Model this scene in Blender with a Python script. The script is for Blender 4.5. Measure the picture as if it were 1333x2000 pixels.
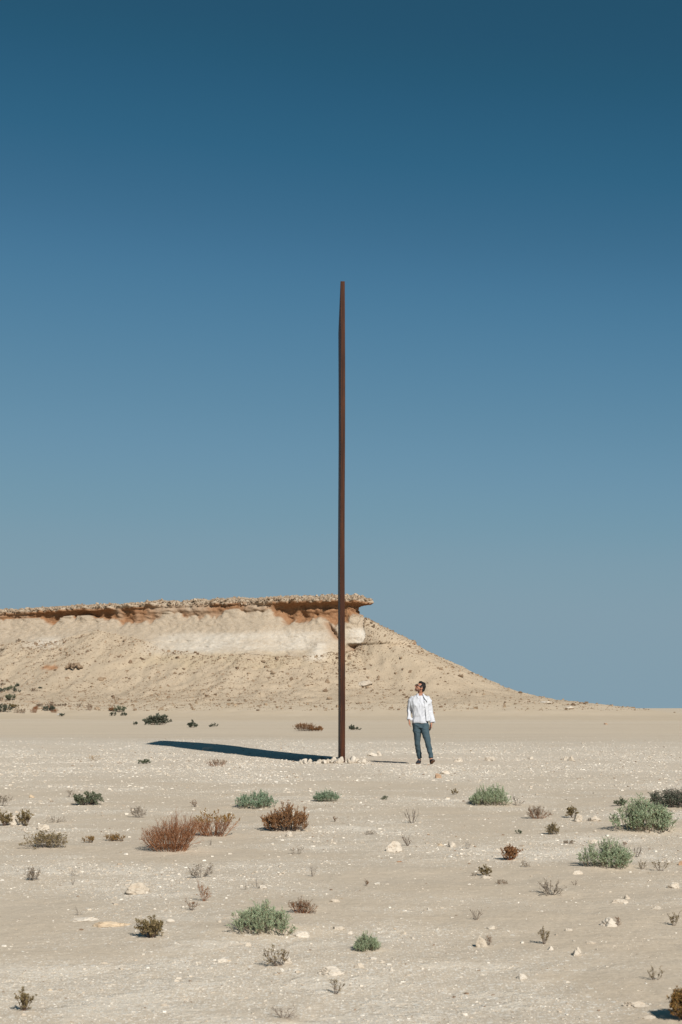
import bpy, bmesh, math, random
import numpy as np
from mathutils import Vector, Matrix
from mathutils.bvhtree import BVHTree

for _o in list(bpy.data.objects):
    bpy.data.objects.remove(_o, do_unlink=True)
SC = bpy.context.scene
COL = SC.collection

# ------------------------------------------------------------------ camera, sky, sun, exposure
CAM_H = 1.21
FPX = 2778.0            # focal length in photograph pixels (50 mm on a 36 mm tall frame, 2000 px)
CX, HY = 666.5, 1383.0  # column of the view axis, row of the horizon
cam_d = bpy.data.cameras.new('camera')
cam = bpy.data.objects.new('camera', cam_d)
COL.objects.link(cam)
cam.location = (0, 0, CAM_H)
cam.rotation_euler = (math.radians(90), 0, 0)
cam_d.sensor_fit = 'VERTICAL'
cam_d.sensor_height = 36.0
cam_d.lens = 50.0
cam_d.shift_y = 383.0 / 2000.0
cam_d.clip_start = 0.05
cam_d.clip_end = 20000
cam_d.dof.use_dof = True
cam_d.dof.focus_distance = 26.0
cam_d.dof.aperture_fstop = 9.0
SC.camera = cam

SUN_EL = math.radians(36.0)
SUN_AZ = math.radians(155.0)     # compass-like, from +Y towards +X: behind the camera, to its right
to_sun = Vector((math.sin(SUN_AZ) * math.cos(SUN_EL), math.cos(SUN_AZ) * math.cos(SUN_EL), math.sin(SUN_EL)))
world = bpy.data.worlds.new('World')
SC.world = world
world.use_nodes = True
wn, wl = world.node_tree.nodes, world.node_tree.links
wn.clear()
sky = wn.new('ShaderNodeTexSky')
sky.sky_type = 'NISHITA'
sky.sun_disc = False
sky.sun_elevation = SUN_EL
sky.sun_rotation = SUN_AZ
sky.altitude = 5000.0
sky.air_density = 0.7
sky.dust_density = 2.5
sky.ozone_density = 4.0
EXPO = 0.5
# the photograph's grade of a clear sky, top end lifted so the unseen sun side fills shadows: one tone curve per channel, the same everywhere in the sky
pre = wn.new('ShaderNodeVectorMath'); pre.operation = 'SCALE'; pre.inputs['Scale'].default_value = 0.05
cur = wn.new('ShaderNodeRGBCurve')
cm = cur.mapping
cm.use_clip = False
cm.extend = 'EXTRAPOLATED'
for ci, pts in enumerate([[(0.0000, 0.0137), (0.0128, 0.0148), (0.0187, 0.0165), (0.0213, 0.0185), (0.0253, 0.0252), (0.0302, 0.0437), (0.0377, 0.0762), (0.0505, 0.1221), (0.0600, 0.1500), (0.0735, 0.1779), (0.0950, 0.2122), (0.1313, 0.2288), (0.1867, 0.2288), (0.2850, 0.2288), (1.0000, 1.2000)],
                          [(0.0000, 0.0640), (0.0255, 0.0692), (0.0374, 0.0770), (0.0425, 0.0865), (0.0493, 0.1119), (0.0592, 0.1470), (0.0740, 0.2051), (0.0990, 0.2623), (0.1172, 0.2918), (0.1427, 0.3163), (0.1820, 0.3348), (0.2415, 0.3395), (0.3185, 0.3395), (0.4200, 0.3395), (1.0000, 1.2000)],
                          [(0.0000, 0.1166), (0.0585, 0.1260), (0.0858, 0.1402), (0.0975, 0.1575), (0.1123, 0.2016), (0.1340, 0.2582), (0.1650, 0.3325), (0.2150, 0.3813), (0.2492, 0.4046), (0.2950, 0.4099), (0.3568, 0.4125), (0.4333, 0.4125), (0.5012, 0.4125), (0.5350, 0.4125), (1.0000, 1.2000)]]):
    cv = cm.curves[ci]
    while len(cv.points) < len(pts): cv.points.new(0.5, 0.5)
    for p, (x, y) in zip(cv.points, pts): p.location = (x, y); p.handle_type = 'AUTO_CLAMPED'
cm.update()
post = wn.new('ShaderNodeVectorMath'); post.operation = 'SCALE'; post.inputs['Scale'].default_value = 10.0 / 2 ** EXPO
bg = wn.new('ShaderNodeBackground'); bg.inputs[1].default_value = 0.10
wo = wn.new('ShaderNodeOutputWorld')
wl.new(sky.outputs[0], pre.inputs[0]); wl.new(pre.outputs[0], cur.inputs['Color'])
wl.new(cur.outputs[0], post.inputs[0]); wl.new(post.outputs[0], bg.inputs[0]); wl.new(bg.outputs[0], wo.inputs[0])

sun_d = bpy.data.lights.new('sun', 'SUN')
sun_d.energy = 4.1
sun_d.angle = math.radians(0.53)
sun_d.color = (1.0, 0.955, 0.89)
sun = bpy.data.objects.new('sun', sun_d)
COL.objects.link(sun)
sun.rotation_euler = (-to_sun).to_track_quat('-Z', 'Y').to_euler()
sun.location = (20, -40, 40)

SC.view_settings.view_transform = 'Standard'
SC.view_settings.look = 'None'
SC.view_settings.gamma = 1.0
SC.view_settings.use_curve_mapping = False
SC.view_settings.exposure = EXPO
SC.render.film_transparent = False

# ------------------------------------------------------------------ helpers
def _h(ix, iy, iz, seed):
    with np.errstate(over='ignore'):
        n = (ix.astype(np.int64) * 374761393 + iy.astype(np.int64) * 668265263 + iz.astype(np.int64) * 2147483647 + seed * 144269) & 0xFFFFFFFF
        n = ((n ^ (n >> 13)) * 1274126177) & 0xFFFFFFFF
        n = ((n ^ (n >> 16)) * 2246822519) & 0xFFFFFFFF
        n = n ^ (n >> 15)
    return (n & 0xFFFFFF) / float(0xFFFFFF) * 2 - 1

def vn3(x, y, z, seed=0):
    x, y, z = np.broadcast_arrays(np.asarray(x, float), np.asarray(y, float), np.asarray(z, float))
    ix, iy, iz = np.floor(x), np.floor(y), np.floor(z)
    fx, fy, fz = x - ix, y - iy, z - iz
    fx = fx * fx * (3 - 2 * fx); fy = fy * fy * (3 - 2 * fy); fz = fz * fz * (3 - 2 * fz)
    ix, iy, iz = ix.astype(np.int64), iy.astype(np.int64), iz.astype(np.int64)
    def c(a, b, d): return _h(ix + a, iy + b, iz + d, seed)
    x00 = c(0,0,0) * (1 - fx) + c(1,0,0) * fx
    x10 = c(0,1,0) * (1 - fx) + c(1,1,0) * fx
    x01 = c(0,0,1) * (1 - fx) + c(1,0,1) * fx
    x11 = c(0,1,1) * (1 - fx) + c(1,1,1) * fx
    return (x00 * (1 - fy) + x10 * fy) * (1 - fz) + (x01 * (1 - fy) + x11 * fy) * fz

def vn2(x, y, seed=0):
    x, y = np.broadcast_arrays(np.asarray(x, float), np.asarray(y, float))
    ix, iy = np.floor(x), np.floor(y)
    fx, fy = x - ix, y - iy
    fx = fx * fx * (3 - 2 * fx); fy = fy * fy * (3 - 2 * fy)
    ix, iy = ix.astype(np.int64), iy.astype(np.int64)
    z = np.zeros_like(ix)
    a = _h(ix, iy, z, seed) * (1 - fx) + _h(ix + 1, iy, z, seed) * fx
    b = _h(ix, iy + 1, z, seed) * (1 - fx) + _h(ix + 1, iy + 1, z, seed) * fx
    return a * (1 - fy) + b * fy

def fbm2(x, y, o=4, seed=0, g=0.5):
    s, a, t = 0, 1.0, 0
    for i in range(o):
        s = s + a * vn2(x * 2.03**i + 17.3 * i, y * 2.03**i - 9.1 * i, seed + i); t += a; a *= g
    return s / t

def fbm3(x, y, z, o=4, seed=0, g=0.5):
    s, a, t = 0, 1.0, 0
    for i in range(o):
        k = 2.03**i
        s = s + a * vn3(x * k + 5.7 * i, y * k - 3.1 * i, z * k + 11.9 * i, seed + i); t += a; a *= g
    return s / t

def sst(a, b, x):
    t = np.clip((np.asarray(x, float) - a) / (b - a), 0, 1)
    return t * t * (3 - 2 * t)

def np_mesh(name, V, quads=None, tris=None, smooth=False):
    V = np.asarray(V, np.float32).reshape(-1, 3)
    me = bpy.data.meshes.new(name)
    nq = 0 if quads is None else len(quads)
    nt = 0 if tris is None else len(tris)
    me.vertices.add(len(V)); me.vertices.foreach_set('co', V.ravel())
    loops, starts = [], []
    if nq:
        loops.append(np.asarray(quads, np.int32).ravel()); starts.append(np.arange(nq, dtype=np.int32) * 4)
    if nt:
        loops.append(np.asarray(tris, np.int32).ravel()); starts.append(np.arange(nt, dtype=np.int32) * 3 + nq * 4)
    loops = np.concatenate(loops); starts = np.concatenate(starts)
    me.loops.add(len(loops)); me.loops.foreach_set('vertex_index', loops)
    me.polygons.add(nq + nt); me.polygons.foreach_set('loop_start', starts)
    me.update(calc_edges=True)
    me.polygons.foreach_set('use_smooth', np.full(nq + nt, bool(smooth)))
    return me

def set_attr(me, name, arr):
    a = me.attributes.new(name, 'FLOAT_COLOR', 'POINT')
    c = np.ones((len(me.vertices), 4), np.float32)
    arr = np.asarray(arr, np.float32)
    if arr.ndim == 1: arr = arr[:, None]
    c[:, :arr.shape[1]] = arr
    if arr.shape[1] == 1: c[:, 1] = c[:, 2] = arr[:, 0]
    a.data.foreach_set('color', c.ravel())

def link(name, me, mat=None, parent=None):
    o = bpy.data.objects.new(name, me)
    COL.objects.link(o)
    if mat is not None and me is not None:
        if len(me.materials) == 0: me.materials.append(mat)
    if parent is not None: o.parent = parent
    return o

def tag(o, label=None, cat=None, group=None, kind=None):
    if label: o['label'] = label
    if cat: o['category'] = cat
    if group: o['group'] = group
    if kind: o['kind'] = kind
    return o

def empty(name, loc):
    o = bpy.data.objects.new(name, None)
    o.empty_display_size = 0.1
    COL.objects.link(o); o.location = loc
    return o

class NT:
    """small wrapper to write node materials"""
    def __init__(s, name):
        s.m = bpy.data.materials.new(name); s.m.use_nodes = True
        s.t = s.m.node_tree; s.t.nodes.clear()
        s.out = s.n('ShaderNodeOutputMaterial')
        s.b = s.n('ShaderNodeBsdfPrincipled')
        s.l(s.b.outputs[0], s.out.inputs[0])
    def n(s, t, **kw):
        x = s.t.nodes.new(t)
        for k, v in kw.items(): setattr(x, k, v)
        return x
    def l(s, a, b): s.t.links.new(a, b)
    def val(s, sock, v):
        if hasattr(v, 'links'): s.l(v, sock)
        elif isinstance(v, tuple) and len(v) == 3 and sock.type == 'RGBA': sock.default_value = (*v, 1)
        else: sock.default_value = v
    def mix(s, f, a, b, mode='MIX'):
        x = s.n('ShaderNodeMix', data_type='RGBA', blend_type=mode)
        s.val(x.inputs[0], f); s.val(x.inputs[6], a); s.val(x.inputs[7], b)
        return x.outputs[2]
    def math(s, op, a, b=0.0, clamp=False):
        x = s.n('ShaderNodeMath', operation=op, use_clamp=clamp)
        s.val(x.inputs[0], a); s.val(x.inputs[1], b)
        return x.outputs[0]
    def ramp(s, f, stops, interp='LINEAR'):
        x = s.n('ShaderNodeValToRGB'); x.color_ramp.interpolation = interp
        e = x.color_ramp.elements
        while len(e) < len(stops): e.new(0.5)
        for i, (p, c) in enumerate(stops):
            e[i].position = p; e[i].color = (*c, 1) if isinstance(c, tuple) else (c, c, c, 1)
        s.val(x.inputs[0], f)
        return x.outputs[0]
    def coord(s, scale=(1, 1, 1), which='Object'):
        if not hasattr(s, '_tc'): s._tc = s.n('ShaderNodeTexCoord')
        m = s.n('ShaderNodeMapping'); m.inputs['Scale'].default_value = scale
        s.l(s._tc.outputs[which], m.inputs[0])
        return m.outputs[0]
    def noise(s, scale, detail=4, rough=0.55, vec=None, out=0):
        x = s.n('ShaderNodeTexNoise'); x.inputs['Scale'].default_value = scale
        x.inputs['Detail'].default_value = detail; x.inputs['Roughness'].default_value = rough
        s.l(vec if vec is not None else s.coord(), x.inputs['Vector'])
        return x.outputs[out]
    def voro(s, scale, vec=None, feature='F1', rnd=1.0):
        x = s.n('ShaderNodeTexVoronoi', feature=feature); x.inputs['Scale'].default_value = scale
        x.inputs['Randomness'].default_value = rnd
        s.l(vec if vec is not None else s.coord(), x.inputs['Vector'])
        return x
    def attr(s, name):
        x = s.n('ShaderNodeAttribute'); x.attribute_name = name
        return x
    def sep(s, c):
        x = s.n('ShaderNodeSeparateColor'); s.l(c, x.inputs[0]); return x.outputs
    def bump(s, h, strength=0.4, dist=0.02, normal=None):
        x = s.n('ShaderNodeBump'); x.inputs['Strength'].default_value = strength
        x.inputs['Distance'].default_value = dist
        s.l(h, x.inputs['Height'])
        if normal is not None: s.l(normal, x.inputs['Normal'])
        return x.outputs[0]
    def fin(s, color, rough=0.9, spec=0.2, normal=None, metal=0.0):
        s.val(s.b.inputs['Base Color'], color); s.val(s.b.inputs['Roughness'], rough)
        s.b.inputs['Specular IOR Level'].default_value = spec
        s.b.inputs['Metallic'].default_value = metal
        if normal is not None: s.l(normal, s.b.inputs['Normal'])
        return s.m

# ------------------------------------------------------------------ materials
SAND = (0.515, 0.427, 0.322)
SAND2 = (0.480, 0.392, 0.289)
CHIP = (0.66, 0.61, 0.53)

def mat_ground():
    m = NT('desert_ground')
    at = m.sep(m.attr('mask').outputs['Color'])
    g = at[0]
    big = m.noise(0.11, 3, 0.5)
    mid = m.noise(1.3, 5, 0.6)
    fine = m.noise(38, 4, 0.65)
    base = m.mix(m.ramp(big, [(0.35, 0.0), (0.65, 1.0)]), SAND, SAND2)
    base = m.mix(m.ramp(mid, [(0.3, 0.0), (0.75, 0.55)]), base, (0.515, 0.445, 0.355))
    base = m.mix(m.math('MULTIPLY', g, 0.34), base, (0.545, 0.482, 0.395))
    base = m.mix(m.math('MULTIPLY', m.ramp(fine, [(0.35, 1.0), (0.6, 0.0)]), 0.35), base, (0.30, 0.24, 0.175))
    # flat limestone grit lying in the sand
    v = m.voro(62)
    pick = m.sep(v.outputs['Color'])[0]
    thr = m.math('MULTIPLY', g, 0.62)
    on = m.math('LESS_THAN', pick, thr)
    inside = m.math('LESS_THAN', v.outputs['Distance'], 0.36)
    on = m.math('MULTIPLY', on, inside)
    # crusts of bare limestone breaking through the sand
    crn = m.noise(1.7, 7, 0.68)
    cru = m.math('MULTIPLY', m.ramp(m.math('ADD', crn, m.math('MULTIPLY', m.math('SUBTRACT', g, 0.5), 0.10)), [(0.555, 0.0), (0.60, 1.0)]), m.math('ADD', m.math('MULTIPLY', g, 0.75), 0.15))
    base = m.mix(m.math('MULTIPLY', cru, 0.62), base, (0.62, 0.548, 0.45))
    v3 = m.voro(130)
    on3 = m.math('MULTIPLY', m.math('LESS_THAN', m.sep(v3.outputs['Color'])[0], m.math('MULTIPLY', m.math('ADD', g, 0.15), 0.45)),
                 m.math('LESS_THAN', v3.outputs['Distance'], 0.38))
    base = m.mix(m.math('MULTIPLY', on3, 0.6), base, CHIP)
    base = m.mix(m.math('MULTIPLY', on, 0.95), base, CHIP)
    v2 = m.voro(23)
    on2 = m.math('MULTIPLY', m.math('LESS_THAN', m.sep(v2.outputs['Color'])[0], m.math('MULTIPLY', g, 0.34)),
                 m.math('LESS_THAN', v2.outputs['Distance'], 0.30))
    base = m.mix(m.math('MULTIPLY', on2, 0.75), base, CHIP)
    base = m.mix(m.math('MULTIPLY', at[1], 0.45), base, (0.56, 0.50, 0.42))
    base = m.mix(m.math('MULTIPLY', at[2], 0.75), base, (0.525, 0.432, 0.318))
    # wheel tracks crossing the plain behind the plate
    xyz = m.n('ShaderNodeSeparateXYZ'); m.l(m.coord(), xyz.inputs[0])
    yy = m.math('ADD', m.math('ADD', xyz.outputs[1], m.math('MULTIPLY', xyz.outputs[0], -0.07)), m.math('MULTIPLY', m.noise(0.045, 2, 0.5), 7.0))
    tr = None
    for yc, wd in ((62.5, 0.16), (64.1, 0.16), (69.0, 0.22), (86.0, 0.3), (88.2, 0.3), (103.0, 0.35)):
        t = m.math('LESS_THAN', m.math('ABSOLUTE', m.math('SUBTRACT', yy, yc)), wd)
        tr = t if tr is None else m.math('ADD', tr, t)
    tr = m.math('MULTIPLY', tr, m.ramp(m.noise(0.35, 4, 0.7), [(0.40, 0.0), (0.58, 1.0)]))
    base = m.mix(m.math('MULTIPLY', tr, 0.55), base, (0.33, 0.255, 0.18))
    hgt = m.math('ADD', m.math('MULTIPLY', fine, 0.35), m.math('MULTIPLY', m.math('ADD', on, on2), 0.6))
    hgt = m.math('ADD', hgt, m.math('MULTIPLY', m.noise(9, 4, 0.6), 1.4))
    hgt = m.math('ADD', hgt, m.math('MULTIPLY', m.math('MULTIPLY', cru, m.noise(22, 5, 0.7)), 1.2))
    nrm = m.bump(hgt, 0.6, 0.012)
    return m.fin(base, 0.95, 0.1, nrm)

def mat_hill():
    m = NT('desert_hill')
    at = m.sep(m.attr('mask').outputs['Color'])     # r iron band, g chalk, b ochre
    at2 = m.sep(m.attr('mask2').outputs['Color'])   # r cliff rock, g orange earth, b sand apron
    n1 = m.noise(0.35, 5, 0.6)
    n2 = m.noise(3.0, 5, 0.65)
    n3 = m.noise(9.0, 4, 0.7)
    sc = m.mix(m.ramp(n1, [(0.3, 0.0), (0.7, 1.0)]), (0.436, 0.353, 0.255), (0.396, 0.314, 0.221))
    sc = m.mix(m.math('MULTIPLY', m.ramp(n3, [(0.36, 1.0), (0.52, 0.0)]), 0.45), sc, (0.229, 0.176, 0.131))
    rock = m.mix(m.ramp(n2, [(0.3, 0.0), (0.7, 1.0)]), (0.402, 0.338, 0.259), (0.341, 0.272, 0.197))
    rock = m.mix(m.math('MULTIPLY', m.ramp(n3, [(0.38, 1.0), (0.5, 0.0)]), 0.4), rock, (0.200, 0.128, 0.076))
    c = m.mix(at2[0], sc, rock)
    c = m.mix(m.math('MULTIPLY', at[2], 0.6), c, (0.407, 0.324, 0.214))
    ch = m.mix(m.ramp(n2, [(0.35, 0.0), (0.65, 1.0)]), (0.520, 0.478, 0.414), (0.456, 0.399, 0.324))
    c = m.mix(m.math('MULTIPLY', at[1], 0.9), c, ch)
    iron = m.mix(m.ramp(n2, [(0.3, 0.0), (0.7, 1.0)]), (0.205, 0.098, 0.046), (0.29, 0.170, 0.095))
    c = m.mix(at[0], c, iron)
    c = m.mix(m.math('MULTIPLY', at2[1], 0.85), c, (0.336, 0.164, 0.076))
    apron = m.mix(m.ramp(n1, [(0.3, 0.0), (0.7, 1.0)]), (0.475, 0.392, 0.292), (0.45, 0.365, 0.262))
    c = m.mix(at2[2], c, apron)
    h = m.math('ADD', m.math('MULTIPLY', n3, 0.5), n2)
    h = m.math('MULTIPLY', h, m.math('SUBTRACT', 1.0, m.math('MULTIPLY', at2[2], 0.85)))
    nrm = m.bump(h, 0.6, 0.16)
    return m.fin(c, 0.95, 0.1, nrm)

def mat_rock(name, a, b, dark=(0.30, 0.22, 0.15), sc=14, bumpd=0.006):
    m = NT(name)
    oi = m.n('ShaderNodeObjectInfo').outputs['Random']
    gi = m.n('ShaderNodeNewGeometry').outputs['Random Per Island']
    r = m.math('FRACT', m.math('ADD', oi, gi))
    n = m.noise(sc, 5, 0.6)
    c = m.mix(r, a, b)
    c = m.mix(m.math('MULTIPLY', m.ramp(n, [(0.32, 1.0), (0.5, 0.0)]), 0.5), c, dark)
    nrm = m.bump(m.noise(sc * 2.2, 5, 0.7), 0.7, bumpd)
    return m.fin(c, 0.92, 0.15, nrm)

def mat_leaf(name, stops, rough=0.75, transl=0.15):
    m = NT(name)
    gi = m.n('ShaderNodeNewGeometry').outputs['Random Per Island']
    c = m.ramp(gi, stops)
    m.fin(c, rough, 0.25)
    if transl:
        t = m.n('ShaderNodeBsdfTranslucent'); m.l(c, t.inputs[0])
        x = m.n('ShaderNodeMixShader'); x.inputs[0].default_value = transl
        m.l(m.b.outputs[0], x.inputs[1]); m.l(t.outputs[0], x.inputs[2]); m.l(x.outputs[0], m.out.inputs[0])
    return m.m

def mat_plain(name, c, rough=0.8, spec=0.25, var=None, sc=30, bumpd=0.0, bs=0.4):
    m = NT(name)
    col = c
    n = m.noise(sc, 4, 0.6)
    if var is not None: col = m.mix(m.ramp(n, [(0.35, 0.0), (0.65, 1.0)]), c, var)
    return m.fin(col, rough, spec, m.bump(n, bs, bumpd) if bumpd else None)

M = {}
M['ground'] = mat_ground()
M['hill'] = mat_hill()
M['limestone'] = mat_rock('limestone', (0.54, 0.485, 0.41), (0.44, 0.375, 0.295), (0.36, 0.27, 0.185))
def mat_gravel():
    m = NT('limestone_gravel')
    gi = m.n('ShaderNodeNewGeometry').outputs['Random Per Island']
    c = m.ramp(gi, [(0.0, (0.17, 0.11, 0.07)), (0.035, (0.24, 0.165, 0.11)), (0.05, (0.42, 0.345, 0.262)), (0.5, (0.53, 0.465, 0.38)), (1.0, (0.68, 0.63, 0.55))])
    n = m.noise(40, 4, 0.6)
    c = m.mix(m.math('MULTIPLY', m.ramp(n, [(0.32, 1.0), (0.5, 0.0)]), 0.35), c, (0.40, 0.31, 0.22))
    return m.fin(c, 0.92, 0.15)
M['gravel'] = mat_gravel()
M['talus'] = mat_rock('talus_stone', (0.30, 0.222, 0.148), (0.155, 0.105, 0.068), (0.20, 0.135, 0.085), 2.5, 0.05)
M['caprock'] = mat_rock('cap_rock', (0.40, 0.325, 0.24), (0.22, 0.15, 0.095), (0.22, 0.13, 0.075), 1.6, 0.08)
M['redstone'] = mat_rock('brown_stone', (0.36, 0.24, 0.155), (0.28, 0.17, 0.105), (0.16, 0.10, 0.06))
M['ochrestone'] = mat_rock('ochre_stone', (0.54, 0.44, 0.32), (0.48, 0.37, 0.25), (0.30, 0.18, 0.10))
M['sage'] = mat_leaf('sage_leaf', [(0.0, (0.156, 0.205, 0.120)), (0.45, (0.274, 0.342, 0.205)), (0.8, (0.378, 0.448, 0.282)), (0.96, (0.489, 0.517, 0.345)), (1.0, (0.371, 0.198, 0.099))])
M['sage_blue'] = mat_leaf('sage_blue_leaf', [(0.0, (0.106, 0.165, 0.106)), (0.5, (0.206, 0.285, 0.185)), (1.0, (0.334, 0.413, 0.270))])
M['sage_stem'] = mat_leaf('sage_stem', [(0.0, (0.11, 0.085, 0.05)), (0.6, (0.20, 0.16, 0.10)), (1.0, (0.24, 0.12, 0.06))], 0.85, 0)
M['rust_twig'] = mat_leaf('rust_twig', [(0.0, (0.135, 0.052, 0.022)), (0.5, (0.25, 0.105, 0.046)), (1.0, (0.40, 0.205, 0.105))], 0.85, 0)
M['rust_leaf'] = mat_leaf('rust_leaf', [(0.0, (0.192, 0.090, 0.026)), (0.5, (0.288, 0.156, 0.048)), (1.0, (0.240, 0.186, 0.066))])
M['brown_leaf'] = mat_leaf('brown_leaf', [(0.0, (0.120, 0.054, 0.024)), (0.5, (0.240, 0.114, 0.046)), (1.0, (0.360, 0.210, 0.102))])
M['olive_leaf'] = mat_leaf('olive_leaf', [(0.0, (0.117, 0.091, 0.039)), (0.5, (0.215, 0.163, 0.072)), (1.0, (0.325, 0.240, 0.130))])
M['green_leaf'] = mat_leaf('green_leaf', [(0.0, (0.060, 0.075, 0.045)), (0.5, (0.125, 0.145, 0.088)), (1.0, (0.215, 0.225, 0.145))])
M['dark_leaf'] = mat_leaf('dark_green_leaf', [(0.0, (0.042, 0.054, 0.040)), (0.6, (0.090, 0.106, 0.074)), (1.0, (0.156, 0.150, 0.102))])
M['grey_twig'] = mat_leaf('grey_twig', [(0.0, (0.14, 0.11, 0.085)), (0.5, (0.24, 0.20, 0.165)), (1.0, (0.34, 0.28, 0.23))], 0.9, 0)
M['grey_leaf'] = mat_leaf('grey_leaf', [(0.0, (0.15, 0.11, 0.075)), (0.5, (0.23, 0.18, 0.125)), (1.0, (0.33, 0.27, 0.20))])
M['dark_twig'] = mat_leaf('dark_twig', [(0.0, (0.075, 0.045, 0.035)), (0.5, (0.13, 0.085, 0.06)), (1.0, (0.20, 0.14, 0.10))], 0.9, 0)
M['tan_grass'] = mat_leaf('tan_grass', [(0.0, (0.26, 0.16, 0.08)), (0.5, (0.36, 0.25, 0.14)), (1.0, (0.45, 0.34, 0.22))])

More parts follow.
